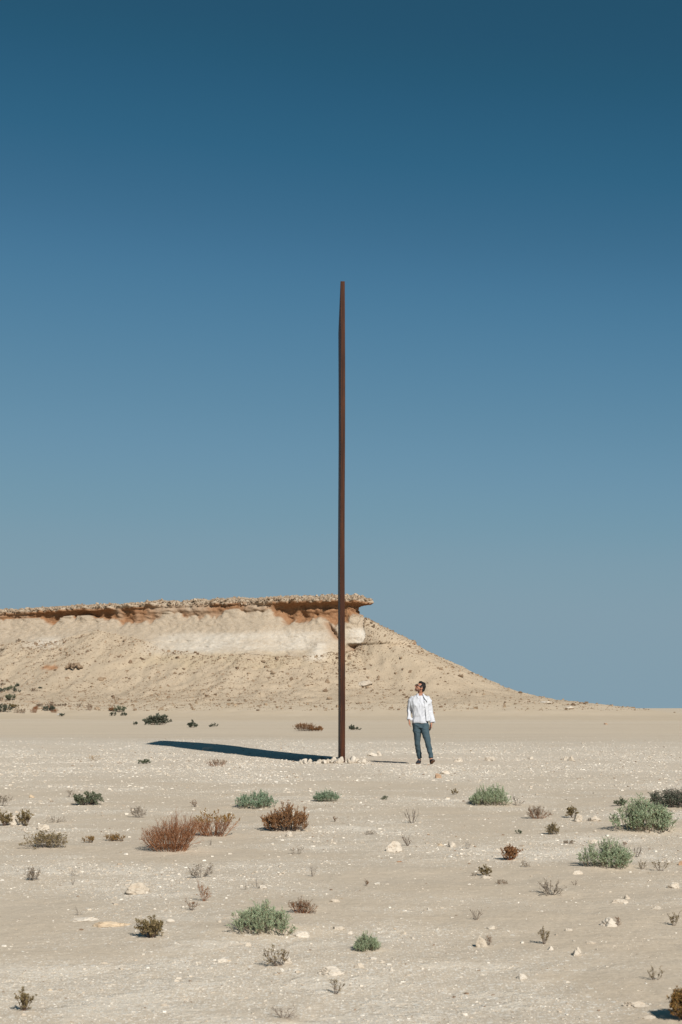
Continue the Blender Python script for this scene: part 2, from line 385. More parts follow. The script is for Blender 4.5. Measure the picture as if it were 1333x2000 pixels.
# ------------------------------------------------------------------ plant and rock tables (photograph column, row of the foot, width, height)
# species, x, y, w, h, label
PLANTS = [
 ('sage', 513, 1826, 132, 60, 'long grey-green shrub arching over a sand mound, with dry twigs at its right end'),
 ('sage', 718, 1858, 54, 38, 'small grey-green shrub standing alone behind the row of white stones'),
 ('sage', 1260, 1627, 126, 64, 'largest grey-green dome shrub, broad shadow at its foot'),
 ('sage', 1187, 1696, 108, 54, 'grey-green dome shrub in front of the largest dome shrub'),
 ('sage', 960, 1574, 84, 40, 'rounded grey-green shrub beyond and to the right of the man'),
 ('sage_blue', 500, 1580, 84, 32, 'low wide blue-green shrub just behind the orange-brown upright shrub'),
 ('sage_blue', 638, 1566, 54, 25, 'small blue-green cushion shrub nearest in front of the steel plate'),
 ('rust', 336, 1664, 130, 76, 'big bare rust-red twig shrub'),
 ('rust_top', 417, 1634, 104, 50, 'rust-red shrub with olive-orange leafy top behind the bare rust shrub'),
 ('brown', 556, 1624, 94, 56, 'dense upright orange-brown shrub with pointed shoots'),
 ('olive_v', 290, 1831, 56, 42, 'compact olive-brown shrub with flat top and dark shadow'),
 ('olive_v2', 52, 1974, 46, 48, 'open brownish sprig low at the bottom left corner'),
 ('brown_bush', 1350, 1990, 84, 72, 'orange-brown bush cut off by the right edge at the bottom'),
 ('green', 173, 1572, 58, 26, 'dark green flat-topped shrub on bare gravel at left'),
 ('grey', 137, 1557, 20, 15, 'pinkish grey sprig touching the dark green flat-topped shrub'),
 ('tangle', 1314, 1578, 88, 46, 'tangled dark green and grey bush at the right edge'),
 ('green', 1213, 1574, 26, 18, 'small dark green shrub left of the tangled bush'),
 ('redbush', 1000, 1680, 42, 33, 'dark red-brown leafy shrub leaning right'),
 ('olive_v', 948, 1711, 26, 24, 'small olive-brown shrub with a tiny sprig at its side'),
 ('grey', 927, 1711, 12, 10, 'tiny brown sprig beside the small olive-brown shrub'),
 ('grey_bush', 84, 1657, 92, 36, 'sprawling grey-olive shrub on a low sand mound at left'),
 ('olive_v', 10, 1613, 30, 34, 'olive-brown shrub at the left edge beside a white stone'),
 ('olive_v', 47, 1613, 34, 32, 'two-stemmed olive-green shrub right of the white stone at left'),
 ('orange', 172, 1646, 26, 16, 'small orange-brown cushion plant'),
 ('orange', 224, 1643, 42, 17, 'low creeping sprig with an orange tuft at its right end'),
 ('grey', 270, 1597, 36, 24, 'open grey-brown twig bush behind the big rust shrub'),
 ('grey', 110, 1606, 46, 14, 'low grey creeping sprig in front of the dark green shrub'),
 ('grey', 4, 1575, 40, 26, 'greyish dead bush cut off by the left edge'),
 ('grey', 395, 1714, 52, 30, 'grey-brown dry tangle on sand below the rust shrubs'),
 ('rust_v', 398, 1760, 30, 42, 'rust-brown fan of bare twigs below the grey dry tangle'),
 ('dark_v', 376, 1778, 30, 25, 'dark little sprig at the foot of the rust-brown fan'),
 ('grey_thin', 155, 1788, 26, 19, 'round wisp of bare grey twigs behind the flat pale outcrop'),
 ('grey', 63, 1720, 36, 29, 'open grey twig bush, lower left, beyond the pale outcrop'),
 ('grey_thin', 147, 1711, 26, 18, 'grey wisp of hooped twigs, right of the open grey twig bush'),
 ('grey_thin', 143, 1728, 10, 16, 'tiny dark twig below the hooped grey wisp'),
 ('brownsprig', 540, 1887, 52, 44, 'two-armed brown sprig beside a white stone'),
 ('brownsprig', 659, 1942, 32, 32, 'thin brown sprig in front of the big white slab'),
 ('bare', 556, 1988, 62, 32, 'bare dark branching twig flat on the sand at the bottom'),
 ('brownsprig', 1281, 1914, 32, 30, 'brown sprig just behind the cut-off bush at the right'),
 ('redgrey', 592, 1784, 58, 36, 'reddish grey dry sprig behind the right end of the long arching shrub'),
 ('brownsprig', 1317, 1808, 26, 32, 'thin brown sprig near the right edge, upper of the lower right'),
 ('brownsprig', 1062, 1844, 24, 36, 'thin upright sprig left of the standing stone'),
 ('dark_v', 1208, 1810, 14, 20, 'little brown sprig growing against a ribbed white stone'),
 ('dark_v', 955, 1846, 14, 20, 'little brown sprig against the round pale stone'),
 ('bare', 932, 1797, 30, 24, 'leaning bare twig above the round pale stone'),
 ('grey', 1080, 1748, 56, 32, 'sparse grey-green sprig with long bare stem'),
 ('redgrey', 980, 1727, 24, 10, 'low reddish sprig flat on the sand below the olive-brown shrub'),
 ('bare', 1122, 1729, 14, 12, 'small dark twig beside the sparse grey-green sprig'),
 ('blue_twig', 1246, 1674, 22, 24, 'blue-grey bare twig at the right end of a dome shrub'),
 ('brownsprig', 1256, 1698, 18, 20, 'upright brown sprig, first right of the nearer dome shrub'),
 ('brownsprig', 1291, 1701, 34, 24, 'leaning brown sprig, second right of the nearer dome shrub'),
 ('redgrey', 1112, 1648, 22, 8, 'low orange-red sprig above the nearer dome shrub'),
 ('dark_v', 1221, 1651, 10, 10, 'tiny brown sprig between the two large dome shrubs'),
 ('grey', 1028, 1694, 20, 16, 'grey sprig beside the dark red-brown shrub'),
 ('redgrey', 1055, 1599, 52, 26, 'open dry brown bush right of the rounded grey-green shrub'),
 ('olive_v', 1117, 1597, 26, 24, 'brown leafy sprig leaning over a white stone'),
 ('grey_bush', 1080, 1630, 28, 25, 'grey brush-like dry tuft below the open dry brown bush'),
 ('green', 1014, 1629, 14, 10, 'tiny dark green plant on bare sand'),
 ('blue_twig', 1014, 1574, 26, 24, 'pale blue-grey bare twig touching the rounded grey-green shrub'),
 ('olive_v', 889, 1552, 15, 14, 'small dark sprig in front of the man'),
 ('green', 751, 1562, 14, 8, 'tiny green-orange plant on the gravel between plate and man'),
 ('grey_open', 800, 1608, 38, 32, 'open basket of thin grey twigs above the broken boulder'),
 ('bare', 795, 1652, 22, 25, 'bare dark twig behind the broken boulder'),
 ('grey', 723, 1630, 34, 12, 'faint grey wisp on the gravel left of the boulder'),
 ('grey_thin', 913, 1658, 16, 20, 'thin red-grey twig left of the dark red-brown shrub'),
 ('dark_v', 655, 1605, 9, 11, 'tiny upright dark twig right of the orange-brown upright shrub'),
 ('grey_thin', 613, 1712, 18, 24, 'wispy grey twig on gravel in the middle'),
 ('dark_v', 716, 1730, 10, 15, 'tiny dark upright twig, middle of the gravel'),
 ('grey_open', 503, 1735, 30, 24, 'brown-grey bent twig beside a white stone, middle'),
 ('grey_thin', 477, 1738, 20, 15, 'small grey tuft left of the bent twig'),
 ('grey', 580, 1668, 30, 14, 'flat brown-grey sprig in front of the orange-brown upright shrub'),
 ('dark_v', 378, 1576, 13, 15, 'small brown twig on gravel left of the blue-green shrubs'),
 ('grey_thin', 410, 1651, 14, 16, 'small rusty twig in front of the olive-orange topped shrub'),
 ('redgrey', 422, 1497, 44, 17, 'red-brown dry tuft in front of the shadow of the plate'),
 ('grass', 183, 1486, 30, 12, 'tan grass tuft left of the plate shadow'),
 ('green', 282, 1492, 26, 10, 'grey-green tuft below the tip of the plate shadow'),
 ('brown', 594, 1428, 44, 17, 'orange-brown bush beyond the plate, left of it'),
 ('brown', 617, 1428, 30, 10, 'low orange-brown tuft at the right end of the bush beyond the plate'),
 ('far_dark', 694, 1426, 24, 11, 'dark green bush beyond the plate, right of it'),
 ('far_dark', 308, 1416, 56, 22, 'largest dark green bush beyond the plate shadow'),
 ('far_dark', 265, 1416, 9, 7, 'tiny dark bush left of the largest dark bush'),
 ('far_dark', 376, 1421, 19, 15, 'round dark green bush right of the largest dark bush'),
 ('far_dark', 417, 1420, 18, 8, 'low dark bush, rightmost of three beyond the plate shadow'),
 ('far_dark', 221, 1398, 13, 8, 'dark round bush, left of the front pair at the hill foot'),
 ('far_dark', 242, 1398, 13, 7, 'dark round bush, right of the front pair at the hill foot'),
 ('green', 234, 1391, 26, 13, 'grey-green bush behind the dark pair at the hill foot'),
 ('brown', 219, 1389, 14, 7, 'brownish low bush left behind the dark pair'),
 ('far_dark', 5, 1391, 34, 16, 'dark bush with brown crown at the far left edge'),
 ('olive_v', 28, 1383, 20, 9, 'olive-brown low bush in the left bush row'),
 ('redgrey', 38, 1393, 26, 9, 'reddish low bush, front of the left bush row'),
 ('rust', 66, 1392, 18, 13, 'rusty bush in the middle of the left bush row'),
 ('rust', 70, 1385, 12, 8, 'small rusty bush behind the middle of the left bush row'),
 ('far_dark', 95, 1389, 24, 12, 'dark bush with greyish top in the left bush row'),
 ('redgrey', 98, 1383, 24, 13, 'pinkish grey tall bush behind the dark one in the left row'),
 ('rust', 106, 1392, 18, 10, 'brown bush at the right end of the left bush row'),
 ('redgrey', 118, 1379, 24, 5, 'long low brownish bush behind the right end of the left row'),
 ('redgrey', 81, 1380, 20, 7, 'low pinkish bush behind the left bush row'),
 ('far_dark', 121, 1399, 11, 6, 'tiny dark plant under the pale scrap'),
 ('redgrey', 153, 1381, 17, 7, 'pair of low brownish tufts at the hill foot'),
 ('redgrey', 174, 1387, 14, 13, 'pinkish brown fan-shaped bush at the hill foot'),
 ('green', 20, 1368, 20, 12, 'green and brown rounded bush above the left bush row'),
 ('redgrey', 2, 1369, 10, 9, 'brownish bush at the left edge above the row'),
 ('far_dark', 4, 1352, 12, 8, 'dark bush at the left edge, first of the upper row'),
 ('green', 14, 1349, 12, 7, 'green bush, second of the upper row'),
 ('green', 24, 1347, 14, 8, 'greyish green bush, third of the upper row'),
 ('far_dark', 34, 1341, 9, 6, 'small dark bush, uppermost right of the upper row'),
 ('far_dark', 33, 1352, 16, 7, 'dark and reddish bush below the upper row'),
 ('redgrey', 66, 1350, 16, 7, 'pinkish round bush right of the upper row'),
 ('far_dark', 79, 1345, 7, 3, 'tiny dark tuft right of the pinkish round bush'),
 ('redgrey', 6, 1339, 10, 5, 'greyish tuft above the upper row at the left edge'),
 ('redgrey', 36, 1254, 10, 6, 'grey tuft high on the slope at left'),
 ('redgrey', 5, 1271, 9, 5, 'grey tuft on the slope at the left edge'),
]
# x, y(foot), w, h, material, label
ROCKS = [
 (650, 1906, 58, 20, 'limestone', 'largest white slab, lying in the foreground below the small grey-green shrub'),
 (702, 1891, 20, 13, 'limestone', 'ribbed pale stone right behind the largest white slab'),
 (745, 1881, 19, 8, 'limestone', 'flat oval white stone below the small grey-green shrub'),
 (729, 1874, 16, 7, 'limestone', 'long thin white stone at the foot of the small grey-green shrub'),
 (733, 1893, 11, 6, 'limestone', 'small white stone in front of the flat oval one'),
 (765, 1897, 11, 8, 'limestone', 'little white lump, right end of the stone row'),
 (588, 1831, 36, 14, 'limestone', 'cream slab at the right foot of the long arching shrub'),
 (563, 1881, 18, 13, 'limestone', 'white stone behind the two-armed brown sprig'),
 (942, 1850, 24, 24, 'limestone', 'round pale stone with a sprig at its right'),
 (1128, 1867, 18, 20, 'limestone', 'small standing stone with a dark left side'),
 (1192, 1810, 34, 20, 'limestone', 'ribbed white stone with a sprig at its right side'),
 (1112, 1818, 15, 7, 'limestone', 'small white stone left of the ribbed one'),
 (1155, 1843, 22, 7, 'limestone', 'long low white stone above the standing stone'),
 (960, 1815, 18, 9, 'limestone', 'wedge-shaped white stone above the round pale stone'),
 (1077, 1856, 12, 10, 'limestone', 'little pointed white stone left of the standing stone'),
 (1021, 1913, 22, 13, 'limestone', 'tilted pale stone alone on the lower sand'),
 (1108, 1920, 18, 6, 'limestone', 'thin flat white stone right of the tilted pale stone'),
 (1246, 1968, 52, 14, 'limestone', 'long low white rock in the sand near the cut-off bush'),
 (1270, 1990, 42, 9, 'limestone', 'flat white rock left of the cut-off bush'),
 (1212, 1764, 34, 10, 'limestone', 'broad white slab below the nearer dome shrub'),
 (1226, 1756, 14, 10, 'limestone', 'white stone leaning on the broad white slab'),
 (1284, 1776, 20, 9, 'limestone', 'knobbly white stone right of the broad slab'),
 (1318, 1735, 25, 14, 'limestone', 'white plate-like stone near the right edge'),
 (1331, 1690, 12, 10, 'redstone', 'brownish stone cut off by the right edge'),
 (770, 1664, 32, 23, 'limestone', 'pale boulder with a broken brown face'),
 (780, 1684, 13, 4, 'redstone', 'flat brown chip below the pale boulder'),
 (884, 1655, 15, 13, 'limestone', 'ribbed white stone right of the pale boulder'),
 (862, 1652, 15, 6, 'ochrestone', 'low cream stone right of the pale boulder'),
 (1131, 1605, 18, 17, 'limestone', 'cream stone under the brown leafy sprig'),
 (1163, 1604, 28, 12, 'limestone', 'rounded white rock left of the largest dome shrub'),
 (1160, 1647, 22, 9, 'limestone', 'cream stone between the dry brush and the nearer dome shrub'),
 (1130, 1708, 24, 9, 'limestone', 'low white stone at the foot of the nearer dome shrub'),
 (265, 1747, 50, 25, 'limestone', 'broad pale hump of limestone in the left foreground'),
 (215, 1811, 78, 14, 'ochrestone', 'flat cream outcrop left of the compact olive-brown shrub'),
 (160, 1800, 60, 10, 'limestone', 'flat pale outcrop at the left end of the cream one'),
 (333, 1801, 16, 9, 'limestone', 'white stone right of the compact olive-brown shrub'),
 (512, 1737, 19, 10, 'limestone', 'white cube-like stone at the foot of the bent twig'),
 (565, 1634, 14, 11, 'limestone', 'white stone in front of the orange-brown upright shrub'),
 (22, 1611, 26, 20, 'limestone', 'white stone between the two shrubs at the left edge'),
 (83, 1621, 28, 13, 'limestone', 'pale stone with orange underside above the sprawling shrub'),
 (62, 1558, 12, 7, 'ochrestone', 'small orange stone on gravel at left'),
 (433, 1880, 24, 11, 'limestone', 'white stone left of the two-armed brown sprig'),
 (428, 1802, 10, 7, 'limestone', 'white stone left of the long arching shrub'),
 (485, 1848, 12, 9, 'limestone', 'little white stone in front of the long arching shrub'),
 (662, 1816, 24, 9, 'limestone', 'low white stone above the small grey-green shrub'),
 (684, 1824, 12, 7, 'limestone', 'white stone at the upper left of the small grey-green shrub'),
 (857, 1520, 14, 10, 'redstone', 'brown wedge stone in front of the man'),
 (870, 1512, 22, 9, 'limestone', 'white stone behind the brown wedge'),
 (895, 1488, 20, 8, 'limestone', 'white stone just right of the man'),
 (957, 1486, 22, 9, 'limestone', 'pair-like white lump right of the man, second stone'),
 (1118, 1486, 13, 10, 'limestone', 'white lump, right of two touching stones on the plain'),
 (1106, 1485, 9, 8, 'limestone', 'grey lump, left of two touching stones on the plain'),
 (1038, 1483, 10, 6, 'limestone', 'little stone between the white lumps on the plain'),
 (728, 1477, 20, 7, 'limestone', 'low white rock right of the plate foot'),
 (741, 1476, 12, 9, 'limestone', 'white knob on the low rock right of the plate foot'),
 (405, 1464, 20, 6, 'limestone', 'grey-white stone beside the plate shadow'),
 (448, 1878, 9, 5, 'ochrestone', 'small cream pebble beside the white stone'),
 (97, 1935, 12, 6, 'ochrestone', 'orange pebble right of the corner sprig'),
 (655, 1762, 22, 8, 'limestone', 'chalky white clod on the gravel above the middle'),
 (950, 1716, 30, 8, 'limestone', 'low white clod under the small olive-brown shrub'),
]

def px_ground(px, py):
    """flat-ground estimate used while the terrain itself is being shaped"""
    D = FPX * CAM_H / max(py - HY, 1.5)
    return (px - CX) / FPX * D, D

# ------------------------------------------------------------------ ground
MOUNDS = []
for sp, px, py, w, h, lb in PLANTS:
    if py > 1535 and w > 40:
        X, D = px_ground(px, py - 2)
        wm = w * D / FPX
        MOUNDS.append((X, D + 0.12 * wm, wm * 0.62, wm * (0.12 if sp.startswith('sage') else 0.07)))
MOUNDS.append((0.12 - 0.45, 30.9, 0.7, 0.02))

def ground_h(x, y):
    r = np.hypot(x, y)
    near = 1 - sst(40, 90, r)
    h = 0.035 * near * fbm2(x * 0.33, y * 0.33, 3, 5)
    h = h + 0.014 * (1 - sst(25, 60, r)) * fbm2(x * 1.6, y * 1.6, 3, 21)
    h = h + 0.007 * (1 - sst(12, 30, r)) * fbm2(x * 5.5, y * 4.0, 3, 31)
    h = h + 0.30 * sst(60, 200, r) * fbm2(x * 0.02, y * 0.02, 3, 41) * (1 - sst(300, 900, r))
    lw_ = 0.35 + 0.65 * sst(2.0, -4.0, x)
    h = h + 0.125 * lw_ * sst(34, 45, y + 1.2 * vn2(x * .2, y * .1, 6)) * (1 - sst(47, 58, y + 0.1 * x + 2 * vn2(x * 0.15, y * 0.15, 8)))
    for mx, my, mr, mh in MOUNDS:
        h = h + mh * np.exp(-((x - mx) ** 2 / (mr * mr) + (y - my) ** 2 / (mr * mr * 0.55)))
    return h

def gravel_mask(x, y):
    r = np.hypot(x, y)
    a = fbm2(x * 0.55 + 3, y * 0.5, 4, 61)
    b = fbm2(x * 0.9, y * 2.6, 3, 71)
    g = 0.40 + 1.35 * a + 0.75 * b - 0.18 * (1 - sst(5.5, 8.5, r))
    mid = sst(19, 25, r) * (1 - sst(46, 58, r))
    g = g * (1 - 0.55 * mid) + 0.55 * mid * (0.8 + 0.5 * a)
    far = sst(36, 66, y + 0.25 * x + 5 * fbm2(x * .12, y * .08, 3, 66))
    g = g * (1 - far) + far * (0.10 + 0.5 * np.exp(-((y - 118 + 0.06 * x + 3 * vn2(x * .05, 0, 3)) / 4.0) ** 2))
    for mx, my, mr, mh in MOUNDS[:-1]:
        g = g - 0.9 * np.exp(-((x - mx) ** 2 / (1.1 * mr * mr) + (y - my + 0.25 * mr) ** 2 / (mr * mr * 0.5)))
    # smooth drifted patch below the pale boulder
    g = g - 1.0 * np.exp(-(((x - 0.42) / 0.55) ** 2 + ((y - 10.3) / 0.55) ** 2))
    return np.clip(g, 0, 1)

rr = np.concatenate([[0.4, 1.2, 2.2, 3.0], 3.0 * 1.0065 ** np.arange(1, 470),
                     3.0 * 1.0065 ** 469 * 1.03 ** np.arange(1, 176)])
th = np.concatenate([np.radians(np.arange(-24, 24.01, 0.13)), np.radians(np.arange(27, 334, 3.0))])
R_, T_ = np.meshgrid(rr, th, indexing='ij')
GX, GY = R_ * np.sin(T_), R_ * np.cos(T_)
GZ = ground_h(GX, GY)
nr, nt = R_.shape
idx = np.arange(nr * nt).reshape(nr, nt)
q = np.stack([idx[:-1, :], np.roll(idx, -1, 1)[:-1, :], np.roll(idx, -1, 1)[1:, :], idx[1:, :]], -1).reshape(-1, 4)
GV = np.stack([GX, GY, GZ], -1).reshape(-1, 3)
c0 = len(GV)
GVc = np.vstack([GV, [[0, 0, float(ground_h(np.array(0.0), np.array(0.0)))]]])
trc = np.stack([np.full(nt, c0), np.roll(idx[0], -1), idx[0]], -1)
gm = np_mesh('ground', GVc, q[:, ::-1], trc, True)
gx, gy = GVc[:, 0], GVc[:, 1]
gr = np.hypot(gx, gy)
pale = np.clip(0.75 * sst(20, 30, gy) * (1 - sst(44, 60, gy + 0.25 * gx)) * (0.75 + 0.5 * fbm2(gx * .2, gy * .1, 3, 91))
               + 0.7 * np.exp(-((gy - 118 + 0.06 * gx + 3 * vn2(gx * .05, 0 * gx, 3)) / 3.5) ** 2) * (gy > 60) * (0.5 + 0.8 * np.clip(vn2(gx * .4, gy * .3, 12), 0, 1)), 0, 1)
warm = sst(52, 80, gy) * (0.6 + 0.35 * fbm2(gx * .04, gy * .03, 3, 95)) + 0.5 * sst(56, 60, gy) * (1 - sst(70, 78, gy)) * (vn2(gx * .1, gy * 1.2, 4) > 0.25)
set_attr(gm, 'mask', np.stack([gravel_mask(gx, gy), pale, np.clip(warm, 0, 1)], -1))
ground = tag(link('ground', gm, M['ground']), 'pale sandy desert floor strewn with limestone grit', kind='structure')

# ------------------------------------------------------------------ the mesa
ctrl = np.array([(-190, 262), (-150, 246), (-110, 230), (-80, 217), (-58, 208), (-45, 203.5), (-32, 199.5), (-20, 196), (-11, 193), (-4.5, 190.8),
                 (0.2, 190.0), (2.6, 191.2), (3.2, 193.6), (1.5, 196.5), (-3, 200.5), (-12, 209), (-30, 224), (-60, 244), (-100, 268), (-190, 312)], float)
def catmull(P, n):
    out = []
    Q = np.vstack([2 * P[0] - P[1], P, 2 * P[-1] - P[-2]])
    for i in range(1, len(Q) - 2):
        t = np.linspace(0, 1, n, endpoint=False)[:, None]
        p0, p1, p2, p3 = Q[i - 1], Q[i], Q[i + 1], Q[i + 2]
        out.append(0.5 * (2 * p1 + (p2 - p0) * t + (2 * p0 - 5 * p1 + 4 * p2 - p3) * t**2 + (3 * p1 - p0 - 3 * p2 + p3) * t**3))
    return np.vstack(out + [P[-1:]])
oc = catmull(ctrl, 60)
tg = np.gradient(oc, axis=0); tg /= np.linalg.norm(tg, axis=1)[:, None]
for _ in range(40):
    tg[1:-1] = (tg[:-2] + 2 * tg[1:-1] + tg[2:]) / 4
tg /= np.linalg.norm(tg, axis=1)[:, None]
ang = np.unwrap(np.arctan2(tg[:, 1], tg[:, 0]))
seg = np.r_[0, np.linalg.norm(np.diff(oc, axis=0), axis=1)]
dth = np.r_[0, np.abs(np.diff(ang))]
vis = np.where((oc[:, 0] > -62) & (np.arange(len(oc)) < 60 * 13.2), 1.0, 0.14)
par = np.cumsum((seg + 13 * dth) * vis)
NC = 640
pu = np.linspace(0, par[-1], NC)
ox = np.interp(pu, par, oc[:, 0]); oy = np.interp(pu, par, oc[:, 1]); oa = np.interp(pu, par, ang)
nx, ny = np.sin(oa), -np.cos(oa)         # outward normal (outline runs left to right in front)
# px column under which the rim is seen, for placing local features
rim_px = CX + ox / oy * FPX
front = ny < 0.35
arc = np.r_[0, np.cumsum(np.hypot(np.diff(ox), np.diff(oy)))]

nose = sst(0.30, 0.85, nx)
ztop = 15.95 - 1.0 * sst(-15, -70, ox) + 0.10 * vn2(arc * 0.25, 0 * arc, 3)
zt = np.interp(ox, [-200, -75, -55, -47, -40, -33, -27, -22, -14, -8, -3.5, 0, 3], [11, 11, 11.2, 10.2, 10.6, 12.0, 11.0, 9.1, 8.3, 8.0, 7.9, 8.6, 9.0])
zt = zt + 0.2 * vn2(arc * 0.10, 0 * arc + 3, 9)
zt = np.where(ny > 0.6, 12.5, zt)
ov = np.interp(rim_px, [-200, 40, 120, 300, 340, 420, 520, 550, 760], [.2, .25, .4, .4, .15, .1, .2, .55, .75])
zt = zt * (1 - nose) + 13.3 * nose
rec = np.interp(rim_px, [-200, 20, 60, 130, 200, 290, 320, 400, 520, 545, 600, 700, 735, 760], [.4, .35, .7, .8, 1.0, .8, .12, .05, .15, .9, 1.2, 1.3, 1.25, 1.2])
rec = rec * np.where(nx > 0.35, 0.9, 0.95)
rec = np.clip(rec + 0.45 * vn2(arc * 0.35, 0 * arc, 14) + 0.25 * vn2(arc * 1.1, 0 * arc, 15) * np.clip(rec, .3, 1), 0.0, 2.9)
cut = np.interp(rim_px, [-200, 60, 200, 300, 520, 560, 640, 720], [0.6, 0.8, 1.2, 0.9, 0.4, 1.6, 2.0, 2.0]) 
cut_s = cut.copy()
cut = cut + 0.75 * vn2(arc * 0.33, 0 * arc, 16) + 0.45 * vn2(arc * 1.2, 0 * arc, 17) + 0.25 * vn2(arc * 3.0, 0 * arc, 18)
cut = np.clip(cut, 0.35, 3.4)
tal_z = np.array([13.4, 12.2, 10.5, 8.25, 6.5, 4.9, 3.5, 2.65, 2.1, 1.75, 1.35, 0.35, -0.25, -0.8])
tal_o = np.array([0.0, 2.0, 5.3, 9.4, 13.0, 16.3, 19.7, 23.0, 26.5, 30.0, 34., 43., 60.0, 80.0])

N1, N2, N0 = 96, 128, 14
rowsO, rowsZ, kind_row, tpar = [], [], [], []
# plateau rows are done apart; cliff rows
cl = np.zeros((N1, NC)); clz = np.zeros((N1, NC))
for j in range(NC):
    H = ztop[j]
    cj = cut[j]
    rz = H - 0.95 - cj
    foot = zt[j]
    if foot > rz - 0.4:           # talus reaches up under the cap
        rz = max(rz, foot + 0.0)
    ks_o = [0.0, 0.55 * ov[j], 0.95 * ov[j], 1.0 * ov[j], 0.9 * ov[j], 0.75 * ov[j] - 0.5 * rec[j], 0.45 - 0.95 * rec[j], 0.40 - 1.05 * rec[j], 0.25 - 0.55 * rec[j], 0.30]
    ks_z = [H, H - 0.04, H - 0.18, H - 0.40, H - 0.62, H - 0.75, H - 0.98, H - 0.95 - 0.65 * cj, H - 0.95 - 0.88 * cj, rz - 0.05]
    lo = min(rz - 0.05, foot + 0.3)
    if foot < rz - 0.6:
        d = rz - foot; ds_ = (H - 0.95 - cut_s[j]) - foot
        st_ = 1.0 - 0.75 * math.exp(-((rim_px[j] - 690) / 40.0) ** 2)
        ks_o += [0.45 + 0.10 * ds_ * st_, 0.55 + 0.32 * ds_ * st_, 0.65 + 0.62 * ds_ * st_, 0.8 + 0.95 * ds_ * st_]
        ks_z += [foot + 0.80 * ds_ if foot + 0.80 * ds_ < rz - 0.12 else rz - 0.15, min(foot + 0.55 * ds_, rz - 0.35), min(foot + 0.25 * ds_, rz - 0.45), foot]
    else:
        ks_o += [0.42]; ks_z += [min(foot, rz - 0.12)]
    ks_o, ks_z = np.array(ks_o), np.array(ks_z)
    L = np.r_[0, np.cumsum(np.hypot(np.diff(ks_o), np.diff(ks_z)))]
    u = np.linspace(0, L[-1], N1)
    cl[:, j] = np.interp(u, L, ks_o); clz[:, j] = np.interp(u, L, ks_z)
fo, fz = cl[-1], clz[-1]
to = np.zeros((N2, NC)); tz = np.zeros((N2, NC))
uu = np.linspace(0, 1, N2 + 1)[1:] ** 1.35
for j in range(NC):
    o_at = np.interp(-fz[j], -tal_z, tal_o)
    o = o_at + uu * (80 - o_at)
    to[:, j] = o - o_at + fo[j]
    tz[:, j] = np.interp(o, tal_o, tal_z)
# smooth the foot of the cliff into the talus
HO = np.vstack([cl, to]); HZ = np.vstack([clz, tz])
isT = np.r_[np.zeros(N1), np.ones(N2)][:, None] * np.ones((1, NC))
for _ in range(6):
    a, b = N1 - 6, N1 + 8
    HZ[a:b] = 0.25 * HZ[a-1:b-1] + 0.5 * HZ[a:b] + 0.25 * HZ[a+1:b+1]
    HO[a:b] = 0.25 * HO[a-1:b-1] + 0.5 * HO[a:b] + 0.25 * HO[a+1:b+1]
bx = ox[None, :] + nx[None, :] * HO; by = oy[None, :] + ny[None, :] * HO
# relief
depth_below = ztop[None, :] - HZ
A = arc[None, :]
capw = np.clip(1 - sst(0.5, 0.8, depth_below), 0, 1)
cliffw = (1 - isT) * (1 - capw)
d = cliffw * (0.22 * fbm3(bx * .28, by * .28, HZ * .22, 2, 101) + 0.26 * fbm3(bx * 1.1, by * 1.1, HZ * 1.8, 4, 111, .6) + 0.20 * fbm3(bx * 2.6, by * 2.6, HZ * 3.4, 3, 121))
d = d + cliffw * 0.07 * fbm3(bx * 2.2, by * 2.2, HZ * .9, 3, 125)
d = d + capw * (0.40 * vn3(bx * .8, by * .8, HZ * .3, 131) + 0.32 * vn3(bx * 2.0, by * 2.0, HZ * 1.2, 133) + 0.22 * vn3(bx * 4.3, by * 4.3, HZ * 4.0, 135))
strata = 0.09 * vn2(HZ * 2.4 + 0.25 * vn2(A * .3, 0 * HZ, 2), 0 * HZ + A * 0.05, 141)
d = d + cliffw * strata
# broken shelves inside the recess
shn = np.clip(fbm2(A * 0.35, HZ * .15, 3, 145) * 1.8 + 0.15, 0, 1)
d = d + cliffw * 1.1 * shn * sst(1.35, 1.6, depth_below) * (1 - sst(1.75, 2.3, depth_below)) * np.clip(rec[None, :] - .6, 0, 1.3)
# white block under the nose with an undercut beneath it, and the pale column left of it
pxm = rim_px[None, :] + 0 * HZ
blk = np.exp(-((pxm - 693) / 17.0) ** 2) * front[None, :]
d = d + 1.05 * blk * sst(9.55, 9.85, HZ) * (1 - sst(10.6, 12.3, HZ))
d = d - 0.7 * blk * sst(8.2, 8.8, HZ) * (1 - sst(9.35, 9.65, HZ)) * (1 - isT)
colm = np.exp(-((pxm - 636) / 13.0) ** 2) * front[None, :]
d = d + 0.65 * colm * sst(7.3, 8.6, HZ) * (1 - sst(9.6, 10.2, HZ))
d = d - 0.8 * np.exp(-((pxm - 655 + (HZ - 11) * 9) / 5.0) ** 2) * sst(9.9, 10.6, HZ) * (1 - sst(12.6, 13.2, HZ)) * front[None, :]
tw = isT * (1 - sst(26, 60, HO - fo[None, :])) * sst(-0.5, 2.5, HZ)
gul = fbm2(A * 0.16 + 0.2 * vn2(HZ * .3, A * .1, 5), 0.03 * HO, 3, 151)
dz = tw * (0.5 * gul * sst(0.0, 5.0, HZ) + 0.26 * fbm2(bx * .5, by * .5, 3, 161) + 0.22 * fbm2(bx * 1.4, by * 1.4, 3, 171) * sst(0.8, 2.5, HZ) + 0.05 * fbm2(bx * 4.5, by * 4.5, 2, 175))
HX = bx + nx[None, :] * d; HYY = by + ny[None, :] * d; HZ2 = HZ + dz + capw * 0.16 * vn3(bx * 1.7, by * 1.7, HZ, 181)
